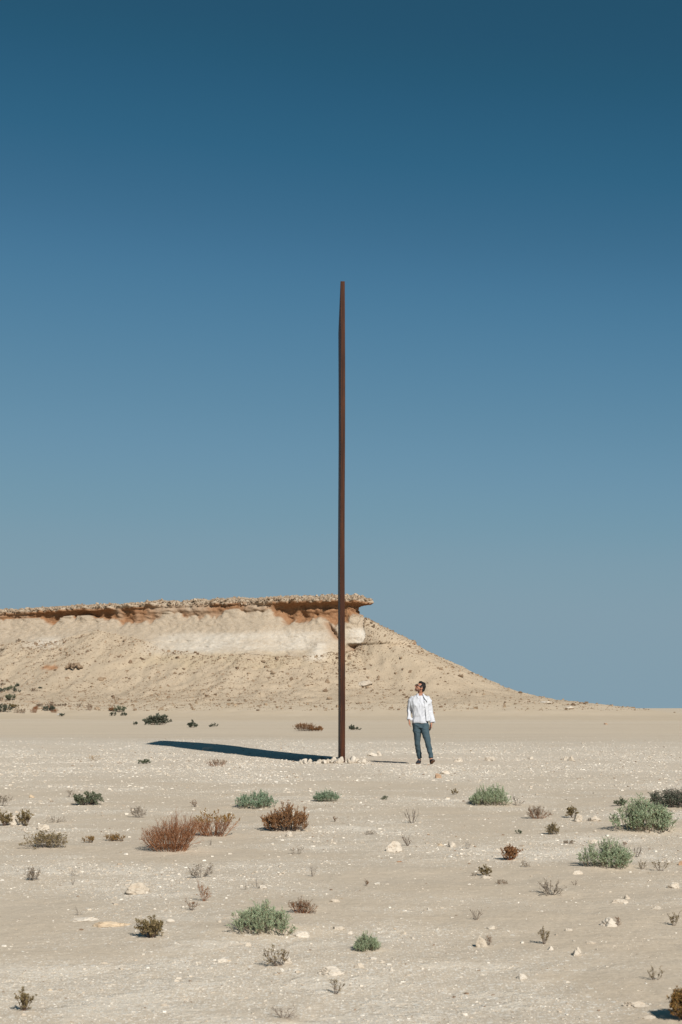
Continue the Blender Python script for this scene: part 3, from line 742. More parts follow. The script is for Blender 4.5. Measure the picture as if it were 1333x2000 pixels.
# the left end of the apron rises in low banks
bank = sst(-30, -46, HX) * isT * np.exp(-((HO - 33) / 14.0) ** 2)
HZ2 = HZ2 + 0.9 * bank
# plateau
mx = np.minimum(ox - 0.6, 0.2)
fr_y = np.interp(mx, ctrl[:11, 0], ctrl[:11, 1]); bk_y = np.interp(-mx, -ctrl[12:, 0], ctrl[12:, 1])
my = (fr_y + bk_y) / 2
tt = np.linspace(1, 0, N0, endpoint=False)[:, None] ** 1.6
PX = HX[0][None, :] * (1 - tt) + mx[None, :] * tt
PY = HYY[0][None, :] * (1 - tt) + my[None, :] * tt
PZ = HZ2[0][None, :] + 0.42 * sst(0, 0.25, tt) + 0.12 * tt * fbm2(PX * .7, PY * .7, 3, 191)
FX, FY, FZ = np.vstack([PX, HX]), np.vstack([PY, HYY]), np.vstack([PZ, HZ2])
NR = FX.shape[0]
hid = np.arange(NR * NC).reshape(NR, NC)
hq = np.stack([hid[:-1, :-1], hid[1:, :-1], hid[1:, 1:], hid[:-1, 1:]], -1).reshape(-1, 4)
HV = np.stack([FX, FY, FZ], -1).reshape(-1, 3)
hm = np_mesh('hill', HV, hq, None, True)
# colour masks that belong to the rock itself
z_ = FZ; db = np.vstack([np.zeros((N0, NC)), depth_below]); T2 = np.vstack([np.zeros((N0, NC)), isT]); P2 = rim_px[None, :] + 0 * z_
n_a = fbm3(FX * .35, FY * .35, FZ * .6, 4, 201); n_b = fbm3(FX * 1.3, FY * 1.3, FZ * 2.2, 3, 211)
cutm = cut[None, :] + 0 * z_
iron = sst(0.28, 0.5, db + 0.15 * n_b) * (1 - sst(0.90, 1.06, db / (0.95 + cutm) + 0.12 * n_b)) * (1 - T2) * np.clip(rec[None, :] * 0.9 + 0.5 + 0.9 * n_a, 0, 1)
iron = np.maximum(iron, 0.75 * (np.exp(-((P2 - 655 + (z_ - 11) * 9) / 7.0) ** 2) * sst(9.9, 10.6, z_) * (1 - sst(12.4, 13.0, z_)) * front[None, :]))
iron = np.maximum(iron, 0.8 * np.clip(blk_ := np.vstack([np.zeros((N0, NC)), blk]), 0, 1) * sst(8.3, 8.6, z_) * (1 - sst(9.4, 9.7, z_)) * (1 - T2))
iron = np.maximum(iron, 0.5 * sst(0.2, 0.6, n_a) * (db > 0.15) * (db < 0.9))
def win(p, a, b, s): return sst(a - s, a + s, p) * (1 - sst(b - s, b + s, p))
chalk = win(P2, 335, 640, 40) * win(z_ + 0.5 * n_a, 8.7, 11.4, 0.6) * (0.75 + 0.6 * n_a)
chalk = np.maximum(chalk, 0.8 * win(P2, 85, 150, 25) * win(z_ + 0.5 * n_a, 9.6, 11.3, 0.5) * (0.7 + n_a))
chalk = np.maximum(chalk, blk_ * win(z_, 9.6, 11.8, 0.4) * (1 - T2))
chalk = np.maximum(chalk, 0.85 * np.vstack([np.zeros((N0, NC)), colm]) * win(z_, 7.4, 9.9, 0.4))
chalk = np.clip(chalk, 0, 1) * front[None, :]
ochre = np.clip(win(P2, 320, 680, 60) * win(z_ + 0.6 * n_a, 6.3, 9.0, 0.7) * (0.55 + 1.2 * n_a), 0, 1)
ochre = np.maximum(ochre, np.clip(0.5 * T2 * win(z_, 0.6, 1.7, .4) * (0.5 + n_a), 0, 1))
SPX = CX + FX / FY * FPX; SPY = HY - (FZ - CAM_H) / FY * FPX
orange = np.exp(-(((FX + 38.6) / 1.6) ** 2 + ((FZ - 6.6) / 0.42) ** 2)) * T2
orange = np.maximum(orange, 0.7 * np.exp(-(((FX + 36.8) / 1.0) ** 2 + ((FZ - 2.0) / 0.16) ** 2)) * T2)
orange = sst(0.35, 0.7, orange + 0.25 * n_b)
rockm = np.clip((1 - T2) * 1.0, 0, 1); rockm[:N0] = 0.4
apron = T2 * (1 - sst(1.0, 2.6, z_ + 0.5 * n_a))
set_attr(hm, 'mask', np.stack([iron, chalk, ochre], -1).reshape(-1, 3))
set_attr(hm, 'mask2', np.stack([rockm, orange, apron], -1).reshape(-1, 3))
hill = tag(link('hill', hm, M['hill']), 'flat-topped eroded limestone hill with an overhanging cap', kind='structure')

# ------------------------------------------------------------------ where a line of sight meets the land
bvh = BVHTree.FromPolygons([Vector(v) for v in np.vstack([GVc, HV]).tolist()],
                           [tuple(f) for f in q[:, ::-1].tolist()] + [tuple(f) for f in (hq + len(GVc)).tolist()])
CAMP = Vector((0, 0, CAM_H))
def at(px, py):
    d = Vector(((px - CX) / FPX, 1.0, -(py - HY) / FPX)).normalized()
    loc, nrm, i, dist = bvh.ray_cast(CAMP, d, 3000)
    if loc is None:
        X, D = px_ground(px, py); return Vector((X, D, 0)), D
    return loc, loc.y
def drop(x, y):
    loc, nrm, i, dist = bvh.ray_cast(Vector((x, y, 60)), Vector((0, 0, -1)), 200)
    return (loc, nrm) if loc is not None else (Vector((x, y, 0)), Vector((0, 0, 1)))

# ------------------------------------------------------------------ stones
def ico(sub):
    bm = bmesh.new(); bmesh.ops.create_icosphere(bm, subdivisions=sub, radius=1.0)
    v = np.array([x.co[:] for x in bm.verts]); f = np.array([[l.index for l in p.verts] for p in bm.faces])
    bm.free(); return v, f
ICO = {k: ico(k) for k in (1, 2, 3, 4)}

def stone_verts(seed, sub=3, flat=0.6, cuts=9, rough=0.16):
    rng = np.random.default_rng(seed)
    v, f = ICO[sub]
    an = np.arctan2(v[:, 1], v[:, 0])
    p = v * np.array([1, rng.uniform(.6, .95), flat])
    p[:, :2] *= (1 + 0.22 * vn2(np.cos(an) * 1.6 + seed, np.sin(an) * 1.6, 3))[:, None]
    p = p * (1 + 1.3 * rough * fbm3(v[:, 0] * 1.9 + seed, v[:, 1] * 1.9, v[:, 2] * 1.9, 2, seed % 97)[:, None])
    for k in range(cuts):
        n = rng.normal(size=3); n[2] = abs(n[2]) * 0.9; n /= np.linalg.norm(n)
        ext = (p @ n).max(); dcut = ext * rng.uniform(.45, .85)
        over = np.clip(p @ n - dcut, 0, None)
        p = p - over[:, None] * n[None] * 0.97
    if sub >= 3:
        hf = fbm3(p[:, 0] * 4.5 + seed, p[:, 1] * 4.5, p[:, 2] * 7, 4, 7, 0.6)
        p = p + v * (0.13 * hf - 0.10 * np.clip(0.12 - np.abs(fbm3(p[:, 0] * 2.2, p[:, 1] * 2.2 + seed, p[:, 2] * 3, 2, 17)), 0, 1) / 0.12)[:, None]
    p[:, :2] -= (p[:, :2].max(0) + p[:, :2].min(0)) / 2
    p[:, :2] /= max(np.ptp(p[:, 0]), 1e-6)          # width 1 along x
    z0, z1 = p[:, 2].min(), p[:, 2].max()
    p[:, 2] = (p[:, 2] - z0) / (z1 - z0) * 1.28 - 0.28     # height 1 above the ground, the rest buried
    return p, f

for i, (px, py, w, h, mt, lb) in enumerate(ROCKS):
    L, D = at(px, py)
    wm, hm_ = w * D / FPX, h * D / FPX
    dm = min(wm * 0.75, max(hm_ * 1.6, wm * 0.45))
    p, f = stone_verts(500 + i, 4 if w > 16 else 3, cuts=10, rough=0.22)
    yw = np.ptp(p[:, 1])
    # what the eye sees of a low stone is its height plus the tilt of its top
    lift = dm * (CAM_H / D) * 0.5
    P = p * np.array([wm, dm / yw, max(hm_ - lift, hm_ * 0.5)])
    me = np_mesh('rock', P, None, f, False)
    o = link('rock', me, M[mt])
    g, nrm = drop(L.x, L.y + dm * 0.45)
    o.location = (L.x, L.y + dm * 0.45, g.z - 0.004)
    tag(o, lb, 'stone', 'larger stones lying on the desert floor')

# broken brown face of the boulder
# small loose chips of limestone, uncountable
def box_chip(seed):
    rng = np.random.default_rng(seed)
    v = np.array([(x, y, z) for z in (-1, 1) for y in (-1, 1) for x in (-1, 1)], float) * 0.5
    v = v + rng.uniform(-.2, .2, (8, 3)); v[4:, :2] *= rng.uniform(.45, .85)
    return v
CHIPF = np.array([(0, 2, 1), (1, 2, 3), (4, 5, 6), (5, 7, 6), (0, 1, 4), (1, 5, 4), (2, 6, 3), (3, 6, 7), (0, 4, 2), (2, 4, 6), (1, 3, 5), (3, 7, 5)])
CHIPS = np.stack([box_chip(s) for s in range(12)])
def scatter_chips(name, X, Y, Z, S, seed, zr=(0.28, 0.6), up=None):
    rng = np.random.default_rng(seed)
    n = len(X)
    v = CHIPS[rng.integers(0, 12, n)].copy()
    sc = np.stack([S, S * rng.uniform(.5, .95, n), S * rng.uniform(zr[0], zr[1], n)], -1)
    v = v * sc[:, None, :]
    tx = rng.normal(0, .35, n); a = rng.uniform(0, 2 * np.pi, n)
    y, z = v[..., 1].copy(), v[..., 2].copy()
    v[..., 1] = y * np.cos(tx)[:, None] - z * np.sin(tx)[:, None]; v[..., 2] = y * np.sin(tx)[:, None] + z * np.cos(tx)[:, None]
    x, y = v[..., 0].copy(), v[..., 1].copy()
    v[..., 0] = x * np.cos(a)[:, None] - y * np.sin(a)[:, None]; v[..., 1] = x * np.sin(a)[:, None] + y * np.cos(a)[:, None]
    v = v + np.stack([X, Y, Z], -1)[:, None, :]
    F = (CHIPF[None] + (np.arange(n) * 8)[:, None, None]).reshape(-1, 3)
    return np_mesh(name, v.reshape(-1, 3), None, F, False)

rng = np.random.default_rng(11)
nC = 400000
lD = np.exp(rng.uniform(np.log(4.6), np.log(62), nC))
lX = rng.uniform(-0.30, 0.30, nC) * lD
dens = gravel_mask(lX, lD)
keep = rng.uniform(0, 1, nC) < np.clip(0.04 + 0.62 * dens ** 1.6, 0, 1) * (1 - 0.95 * sst(22, 58, lD + 10 * fbm2(lX * .15, lD * .07, 3, 77)))
lD, lX = lD[keep], lX[keep]
# little drifts where chips have gathered
nG = 2600
cD = np.exp(rng.uniform(np.log(4.8), np.log(42), nG)); cX = rng.uniform(-.29, .29, nG) * cD
ck = rng.uniform(0, 1, nG) < 0.15 + 0.85 * gravel_mask(cX, cD)
cD, cX = cD[ck], cX[ck]
cn = rng.integers(5, 26, len(cD))
cr = np.repeat(cD * rng.uniform(.006, .02, len(cD)), cn)
lX = np.concatenate([lX, np.repeat(cX, cn) + rng.normal(0, 1, cn.sum()) * cr * 1.5])
lD = np.concatenate([lD, np.repeat(cD, cn) + rng.normal(0, 1, cn.sum()) * cr])
sz = 0.00046 * lD * rng.uniform(0.004, 1, len(lD)) ** (-1 / 2.5)
sz = np.clip(sz, 0.002, 0.055) * np.where(rng.uniform(0, 1, len(lD)) < .5, 1.0, 0.8)
lZ = ground_h(lX, lD) + sz * 0.02
gravel = tag(link('gravel', scatter_chips('gravel', lX, lD, lZ, sz, 12, (0.16, 0.5)), M['gravel']),
             'scattered white limestone chips and pebbles on the sand', 'gravel', kind='stuff')
print('gravel chips', len(lD))

# fragments on the slope of the hill
rng = np.random.default_rng(13)
nT = 60000
rj = N0 + N1 + (rng.uniform(0, 1, nT) ** 1.15 * (N2 * 0.62)).astype(int)
cj = rng.integers(0, NC - 1, nT)
fx_ = rng.uniform(0, 1, nT)
tX = FX[rj, cj] * (1 - fx_) + FX[rj, cj + 1] * fx_; tY = FY[rj, cj] * (1 - fx_) + FY[rj, cj + 1] * fx_; tZ = FZ[rj, cj] * (1 - fx_) + FZ[rj, cj + 1] * fx_
clump = fbm3(tX * .22, tY * .22, tZ * .3, 3, 301)
kp = (tX > -75) & (rng.uniform(-.6, .75, nT) < clump + 0.1) & (tZ > 0.9) & (ny[cj] < 0.5)
tX, tY, tZ = tX[kp], tY[kp], tZ[kp]
tS = np.clip(0.075 * rng.uniform(0.008, 1, len(tX)) ** (-1 / 2.5), 0.08, 0.5)
link_t = link('rubble', scatter_chips('rubble', tX, tY, tZ + tS * 0.1, tS, 14, (0.4, 0.8)), M['talus'])
tag(link_t, 'brown stone fragments strewn over the slope of the hill', 'rubble', kind='stuff')
print('talus', len(tX))

# blocks of the cap, one by one
rng = np.random.default_rng(15)
CAPM = []
for k in range(9):
    p, f = stone_verts(900 + k, 2, 0.55, 9, 0.25)
    me = np_mesh('cap_stone', p, None, f, False); me.materials.append(M['caprock']); CAPM.append(me)
capcols = np.where((rim_px > -25) & (ny < 0.30) & (ox > -60))[0]
for k in range(290):
    j = capcols[int(rng.integers(0, len(capcols)))]
    s = 0.16 + 0.60 * rng.uniform(0, 1) ** 3.0
    t = rng.uniform(0, 1) ** 1.5
    if rng.uniform() < 0.62:
        row = N0 - 1 - int(t * 6)
    else:
        row = N0 + int(rng.uniform(0, 5))
    o = link('cap_stone', CAPM[k % 9], None, hill)
    o.location = (FX[row, j], FY[row, j] + (0 if row < N0 else .25 * s), FZ[row, j] - (0.08 * s if row < N0 else 0.30 * s))
    o.rotation_euler = (rng.normal(0, .2), rng.normal(0, .2), rng.uniform(0, 6.28))
    hs = s * rng.uniform(.45, .75)
    o.scale = (s, s * rng.uniform(.7, 1.1), hs)

# crumbled smaller pieces along the rim, too many to count
nK = 5200
jj = capcols[rng.integers(0, len(capcols), nK)]
rw = np.where(rng.uniform(0, 1, nK) < .5, N0 - 1 - (rng.uniform(0, 1, nK) ** 1.6 * 7).astype(int), N0 + (rng.uniform(0, 1, nK) ** 1.5 * 8).astype(int))
kS = np.clip(0.09 * rng.uniform(0.03, 1, nK) ** (-1 / 2.2), .09, .38)
kx_ = FX[rw, jj] + rng.normal(0, .12, nK); ky_ = FY[rw, jj] + rng.normal(0, .12, nK)
o = link('rim_rubble', scatter_chips('rim_rubble', kx_, ky_, FZ[rw, jj] + .02, kS, 18, (.4, .8)), M['caprock'], hill)
o['kind'] = 'stuff'

# single boulders on the slope
BOULDERS = [
 (197, 1329, 13, 8, 'talus', 'ochre boulder low on the slope, right of the stone heap'),
 (278, 1288, 13, 5, 'talus', 'dark flat boulder halfway up the slope above the long shadow'),
 (255, 1295, 9, 7, 'talus', 'small dark boulder left of the dark flat boulder'),
 (713, 1338, 32, 10, 'limestone', 'white slab on the slope just right of the steel plate'),
 (640, 1333, 11, 8, 'talus', 'brown boulder on the slope left of the plate'),
 (644, 1366, 12, 6, 'talus', 'dark stone at the slope foot left of the plate'),
 (636, 1351, 11, 7, 'talus', 'stone between the brown boulder and the slope foot'),
 (570, 1327, 9, 6, 'talus', 'dark wedge boulder in the middle of the slope'),
 (505, 1380, 8, 3, 'talus', 'lone dark stone at the foot of the slope'),
 (846, 1394, 8, 4, 'redstone', 'dark stone on the sand behind the man'),
 (809, 1259, 10, 5, 'redstone', 'reddish boulder on the descending skyline'),
 (863, 1308, 8, 6, 'talus', 'dark boulder below the descending skyline'),
 (900, 1322, 12, 5, 'talus', 'flat stone under the skyline right of the man'),
 (1068, 1373, 26, 4, 'limestone', 'white ledge near the end of the hill skyline'),
 (1112, 1384, 22, 6, 'limestone', 'white crumbling ledge at the end of the hill'),
 (1120, 1378, 12, 6, 'talus', 'knobbly stones above the white crumbling ledge'),
 (1076, 1374, 12, 5, 'talus', 'grey stones below the white skyline ledge'),
 (1184, 1415, 8, 3, 'redstone', 'lone dark stone on the distant plain at right'),
]
for i, (px, py, w, h, mt, lb) in enumerate(BOULDERS):
    L, D = at(px, py)
    wm, hh = w * D / FPX, h * D / FPX
    p, f = stone_verts(1300 + i, 3, 0.55, 9, 0.22)
    o = link('boulder', np_mesh('boulder', p * np.array([wm, wm * .7 / np.ptp(p[:, 1]), hh]), None, f, False), M[mt])
    o.location = (L.x, L.y + wm * 0.1, L.z - 0.05 * hh)
    tag(o, lb, 'boulder', 'boulders on the hill slope and at its foot')
# low marker stones along the far edge of the plain
for i, px in enumerate((1208, 1229, 1250, 1273, 1294, 1318)):
    D = 330.0; wm = 5 * D / FPX
    p, f = stone_verts(1400 + i, 2, 0.6, 6, 0.2)
    o = link('marker_stone', np_mesh('marker_stone', p * np.array([wm, wm, 0.5]), None, f, False), M['talus'])
    g, _ = drop((px - CX) / FPX * D, D)
    o.location = g
    tag(o, ['first', 'second', 'third', 'fourth', 'fifth', 'last'][i] + ' from the left of the tiny evenly spaced stones on the horizon', 'marker stone', 'evenly spaced stones on the horizon')
# the heap of stones on the slope
L, D = at(146, 1306)
heap = empty('stone_heap', L); tag(heap, 'dark-gapped heap of broken stones beside the orange earth patch', 'stone heap')
rng = np.random.default_rng(19)
for k in range(26):
    p, f = stone_verts(1450 + k, 2, 0.7, 8, 0.2)
    a, r = rng.uniform(0, 6.28), rng.uniform(0, 1) ** .6
    s = rng.uniform(.3, .6)
    o = link('stone', np_mesh('stone', p * s * np.array([1, 1, .8]), None, f, False), M['talus'], heap)
    o.location = (r * 1.15 * math.cos(a), r * 0.8 * math.sin(a) , 0.05 + 0.75 * (1 - r) * rng.uniform(.4, 1.0))
    o.rotation_euler = (rng.normal(0, .4), rng.normal(0, .4), rng.uniform(0, 6.28))

# ------------------------------------------------------------------ plants
def unit(v): return v / (np.linalg.norm(v, axis=-1, keepdims=True) + 1e-9)

def grow(rng, base, dirs, L, P, wob, up):
    n = len(base)
    t = np.linspace(0, 1, P)
    pts = np.zeros((n, P, 3)); pts[:, 0] = base
    d = unit(dirs)
    step = (L / (P - 1))[:, None]
    for k in range(1, P):
        d = unit(d + rng.normal(0, wob, (n, 3)) + np.array([0, 0, up]))
        pts[:, k] = pts[:, k - 1] + d * step
    return pts

def branch(rng, pts, k, t0, t1, lf, spread, P, wob, up):
    """k side shoots on every stem of pts"""
    n, Q, _ = pts.shape
    L = np.linalg.norm(np.diff(pts, axis=1), axis=2).sum(1)
    t = rng.uniform(t0, t1, (n, k)) * (Q - 1)
    i = np.clip(t.astype(int), 0, Q - 2); f = (t - i)[..., None]
    ar = np.arange(n)[:, None]
    b = pts[ar, i] * (1 - f) + pts[ar, i + 1] * f
    tan = unit(pts[ar, i + 1] - pts[ar, i])
    d = unit(tan + rng.normal(0, spread, tan.shape))
    Ls = np.repeat(L[:, None], k, 1) * lf * rng.uniform(.55, 1.2, (n, k)) * (1.15 - 0.5 * t / (Q - 1))
    return grow(rng, b.reshape(-1, 3), d.reshape(-1, 3), Ls.reshape(-1), P, wob, up)

def tubes(pts, r0, r1):
    n, P, _ = pts.shape
    tan = unit(np.gradient(pts, axis=1))
    ref = np.array([0.31, 0.87, 0.2])
    u = unit(np.cross(tan, ref)); v = np.cross(tan, u)
    r = (np.linspace(1, 0, P)[None, :] * (np.asarray(r0) - np.asarray(r1))[..., None] + np.asarray(r1)[..., None]) if np.ndim(r0) else np.linspace(r0, r1, P)[None, :] * np.ones((n, 1))
    V = np.zeros((n, P, 3, 3))
    for k in range(3):
        a = 2 * np.pi * k / 3
        V[:, :, k] = pts + (u * math.cos(a) + v * math.sin(a)) * r[..., None]
    id_ = np.arange(n * P * 3).reshape(n, P, 3)
    nx_ = np.roll(id_, -1, 2)
    Q = np.stack([id_[:, :-1], nx_[:, :-1], nx_[:, 1:], id_[:, 1:]], -1).reshape(-1, 4)
    return V.reshape(-1, 3), Q

def leaves(rng, pts, per, t0, t1, ln, wd, spread, up):
    n, Q, _ = pts.shape
    t = rng.uniform(t0, t1, (n, per)) * (Q - 1)
    i = np.clip(t.astype(int), 0, Q - 2); f = (t - i)[..., None]
    ar = np.arange(n)[:, None]
    b = (pts[ar, i] * (1 - f) + pts[ar, i + 1] * f).reshape(-1, 3)
    tan = unit(pts[ar, i + 1] - pts[ar, i]).reshape(-1, 3)
    d = unit(tan + rng.normal(0, spread, tan.shape) + np.array([0, 0, up]))
    s = unit(np.cross(d, rng.normal(size=d.shape)))
    nrm = np.cross(d, s)
    m = len(b)
    l = ln * rng.uniform(.6, 1.25, (m, 1)); w = wd * rng.uniform(.7, 1.2, (m, 1))
    V = np.stack([b, b + d * l * .5 + s * w * .5 + nrm * w * .18, b + d * l, b + d * l * .5 - s * w * .5 + nrm * w * .18], 1)
    id_ = np.arange(m * 4).reshape(m, 4)
    T = np.concatenate([id_[:, [0, 1, 2]], id_[:, [0, 2, 3]]])
    return V.reshape(-1, 3), T

# stems, foliage per kind; leaf size is relative to plant height
SPEC = {
 'sage':      dict(n0=190, base=.80, edge=.62, n1=5, l1=.34, sp1=.42, n2=0, per=15, ll=.062, lw=.017, lspread=.5, lup=.35, lt=(.12, 1), stem='sage_stem', leaf='sage', rad=.006, up=.05, depth=.75),
 'sage_blue': dict(n0=150, base=.80, edge=.55, n1=4, l1=.36, sp1=.45, n2=0, per=13, ll=.085, lw=.026, lspread=.55, lup=.3, lt=(.12, 1), stem='sage_stem', leaf='sage_blue', rad=.008, up=.05, depth=.7),
 'rust':      dict(lean=.30, n0=180, base=.52, edge=.30, n1=6, l1=.42, sp1=.42, n2=4, l2=.4, sp2=.45, per=0, stem='rust_twig', leaf=None, rad=.0055, up=.06, depth=.75),
 'rust_top':  dict(n0=80, base=.42, edge=.12, n1=5, l1=.40, sp1=.42, n2=3, l2=.4, sp2=.4, per=6, ll=.06, lw=.026, lspread=.7, lup=.3, lt=(.3, 1), hmin=.70, stem='rust_twig', leaf='rust_leaf', rad=.009, up=.05, depth=.7),
 'brown':     dict(n0=110, base=.66, edge=.32, n1=6, l1=.36, sp1=.30, n2=0, per=14, ll=.065, lw=.022, lspread=.42, lup=.45, lt=(.2, 1), stem='dark_twig', leaf='brown_leaf', rad=.008, up=.10, depth=.65),
 'brown_bush':dict(n0=80, base=.30, edge=.35, n1=6, l1=.38, sp1=.45, n2=2, l2=.4, sp2=.5, per=10, ll=.06, lw=.026, lspread=.7, lup=.3, lt=(.2, 1), stem='dark_twig', leaf='rust_leaf', rad=.010, up=.05, depth=.9),
 'olive_v':   dict(n0=24, base=.10, edge=.15, n1=6, l1=.42, sp1=.42, n2=3, l2=.4, sp2=.5, per=7, ll=.085, lw=.042, lspread=.8, lup=.2, lt=(.25, 1), stem='dark_twig', leaf='olive_leaf', rad=.016, up=.06, depth=.8),
 'olive_v2':  dict(n0=13, base=.08, edge=.10, n1=5, l1=.36, sp1=.40, n2=2, l2=.4, sp2=.45, per=8, ll=.085, lw=.034, lspread=.7, lup=.2, lt=(.15, 1), stem='dark_twig', leaf='olive_leaf', rad=.017, up=.05, depth=.7),
 'green':     dict(n0=34, base=.30, edge=.28, n1=5, l1=.42, sp1=.5, n2=3, l2=.4, sp2=.5, per=7, ll=.12, lw=.06, lspread=.8, lup=.2, lt=(.2, 1), stem='dark_twig', leaf='green_leaf', rad=.016, up=.04, depth=.7),
 'far_dark':  dict(n0=34, base=.40, edge=.45, n1=5, l1=.40, sp1=.5, n2=2, l2=.4, sp2=.5, per=7, ll=.16, lw=.07, lspread=.8, lup=.2, lt=(.1, 1), stem='dark_twig', leaf='dark_leaf', rad=.018, up=.04, depth=.7),
 'redbush':   dict(n0=22, base=.12, edge=.2, n1=6, l1=.42, sp1=.5, n2=2, l2=.4, sp2=.5, per=6, ll=.10, lw=.05, lspread=.8, lup=.1, lt=(.2, 1), stem='rust_twig', leaf='brown_leaf', rad=.018, up=.04, depth=.7),
 'tangle':    dict(n0=60, base=.70, edge=.30, n1=6, l1=.5, sp1=.8, n2=3, l2=.45, sp2=.8, per=4, ll=.09, lw=.035, lspread=.8, lup=.1, lt=(.1, .9), hmax=.6, stem='grey_twig', leaf='dark_leaf', rad=.012, up=-.01, depth=.7),
 'grey':      dict(n0=14, base=.22, edge=.35, n1=5, l1=.45, sp1=.6, n2=3, l2=.4, sp2=.6, per=2, ll=.09, lw=.04, lspread=.8, lup=.1, lt=(.4, 1), stem='grey_twig', leaf='grey_leaf', rad=.016, up=.03, depth=.7),
 'grey_bush': dict(n0=55, base=.55, edge=.40, n1=6, l1=.42, sp1=.6, n2=3, l2=.4, sp2=.6, per=3, ll=.085, lw=.034, lspread=.8, lup=.1, lt=(.4, 1), stem='grey_twig', leaf='olive_leaf', rad=.012, up=.02, depth=.7),
 'grey_open': dict(n0=10, base=.10, edge=.05, n1=4, l1=.40, sp1=.5, n2=2, l2=.35, sp2=.5, per=0, stem='grey_twig', leaf=None, rad=.016, up=.10, depth=.7),
 'grey_thin': dict(n0=9, base=.20, edge=.2, n1=3, l1=.42, sp1=.5, n2=1, l2=.35, sp2=.5, per=0, stem='grey_twig', leaf=None, rad=.018, up=.05, depth=.6),
 'blue_twig': dict(n0=9, base=.12, edge=.15, n1=5, l1=.40, sp1=.5, n2=2, l2=.35, sp2=.5, per=0, stem='grey_twig', leaf=None, rad=.028, up=.05, depth=.6),
 'bare':      dict(n0=7, base=.10, edge=.35, n1=4, l1=.45, sp1=.5, n2=2, l2=.4, sp2=.5, per=0, stem='dark_twig', leaf=None, rad=.022, up=.02, depth=.7),
 'rust_v':    dict(n0=18, base=.12, edge=.08, n1=5, l1=.40, sp1=.36, n2=2, l2=.4, sp2=.4, per=1, ll=.07, lw=.03, lspread=.6, lup=.3, lt=(.5, 1), stem='rust_twig', leaf='brown_leaf', rad=.013, up=.05, depth=.7),
 'dark_v':    dict(n0=8, base=.12, edge=.15, n1=4, l1=.42, sp1=.45, n2=1, l2=.4, sp2=.4, per=3, ll=.10, lw=.045, lspread=.7, lup=.2, lt=(.3, 1), stem='dark_twig', leaf='brown_leaf', rad=.022, up=.05, depth=.6),
 'brownsprig':dict(n0=9, base=.12, edge=.10, n1=5, l1=.40, sp1=.42, n2=2, l2=.35, sp2=.45, per=4, ll=.075, lw=.034, lspread=.7, lup=.2, lt=(.25, 1), stem='dark_twig', leaf='olive_leaf', rad=.017, up=.06, depth=.6),
 'redgrey':   dict(n0=34, base=.40, edge=.35, n1=5, l1=.42, sp1=.5, n2=2, l2=.4, sp2=.5, per=2, ll=.09, lw=.04, lspread=.7, lup=.2, lt=(.3, 1), stem='rust_twig', leaf='grey_leaf', rad=.014, up=.05, depth=.6),
 'orange':    dict(n0=34, base=.40, edge=.35, n1=5, l1=.42, sp1=.5, n2=1, l2=.4, sp2=.5, per=6, ll=.11, lw=.05, lspread=.7, lup=.2, lt=(.3, 1), stem='dark_twig', leaf='rust_leaf', rad=.016, up=.05, depth=.6),
 'grass':     dict(n0=40, base=.35, edge=.2, n1=2, l1=.5, sp1=.3, n2=0, per=2, ll=.2, lw=.03, lspread=.3, lup=.2, lt=(.3, 1), stem='tan_grass', leaf='tan_grass', rad=.012, up=.05, depth=.6),
}
NAMES = dict(sage='sage_shrub', sage_blue='sage_shrub', rust='dead_shrub', rust_top='rust_shrub', brown='brown_shrub', brown_bush='brown_shrub', olive_v='olive_shrub', olive_v2='olive_shrub',
             green='green_shrub', far_dark='dark_shrub', redbush='red_shrub', tangle='tangled_shrub', grey='dry_sprig', grey_bush='dry_shrub', grey_open='dry_sprig', grey_thin='dry_sprig',
             blue_twig='dry_sprig', bare='bare_twig', rust_v='rust_sprig', dark_v='small_sprig', brownsprig='brown_sprig', redgrey='dry_shrub', orange='orange_plant', grass='grass_tuft')
CATS = dict(grass='grass', bare='twig', grey='dry plant', grey_thin='dry plant', grey_open='dry plant', blue_twig='dry plant', dark_v='sprig', brownsprig='sprig', rust_v='sprig', orange='plant')

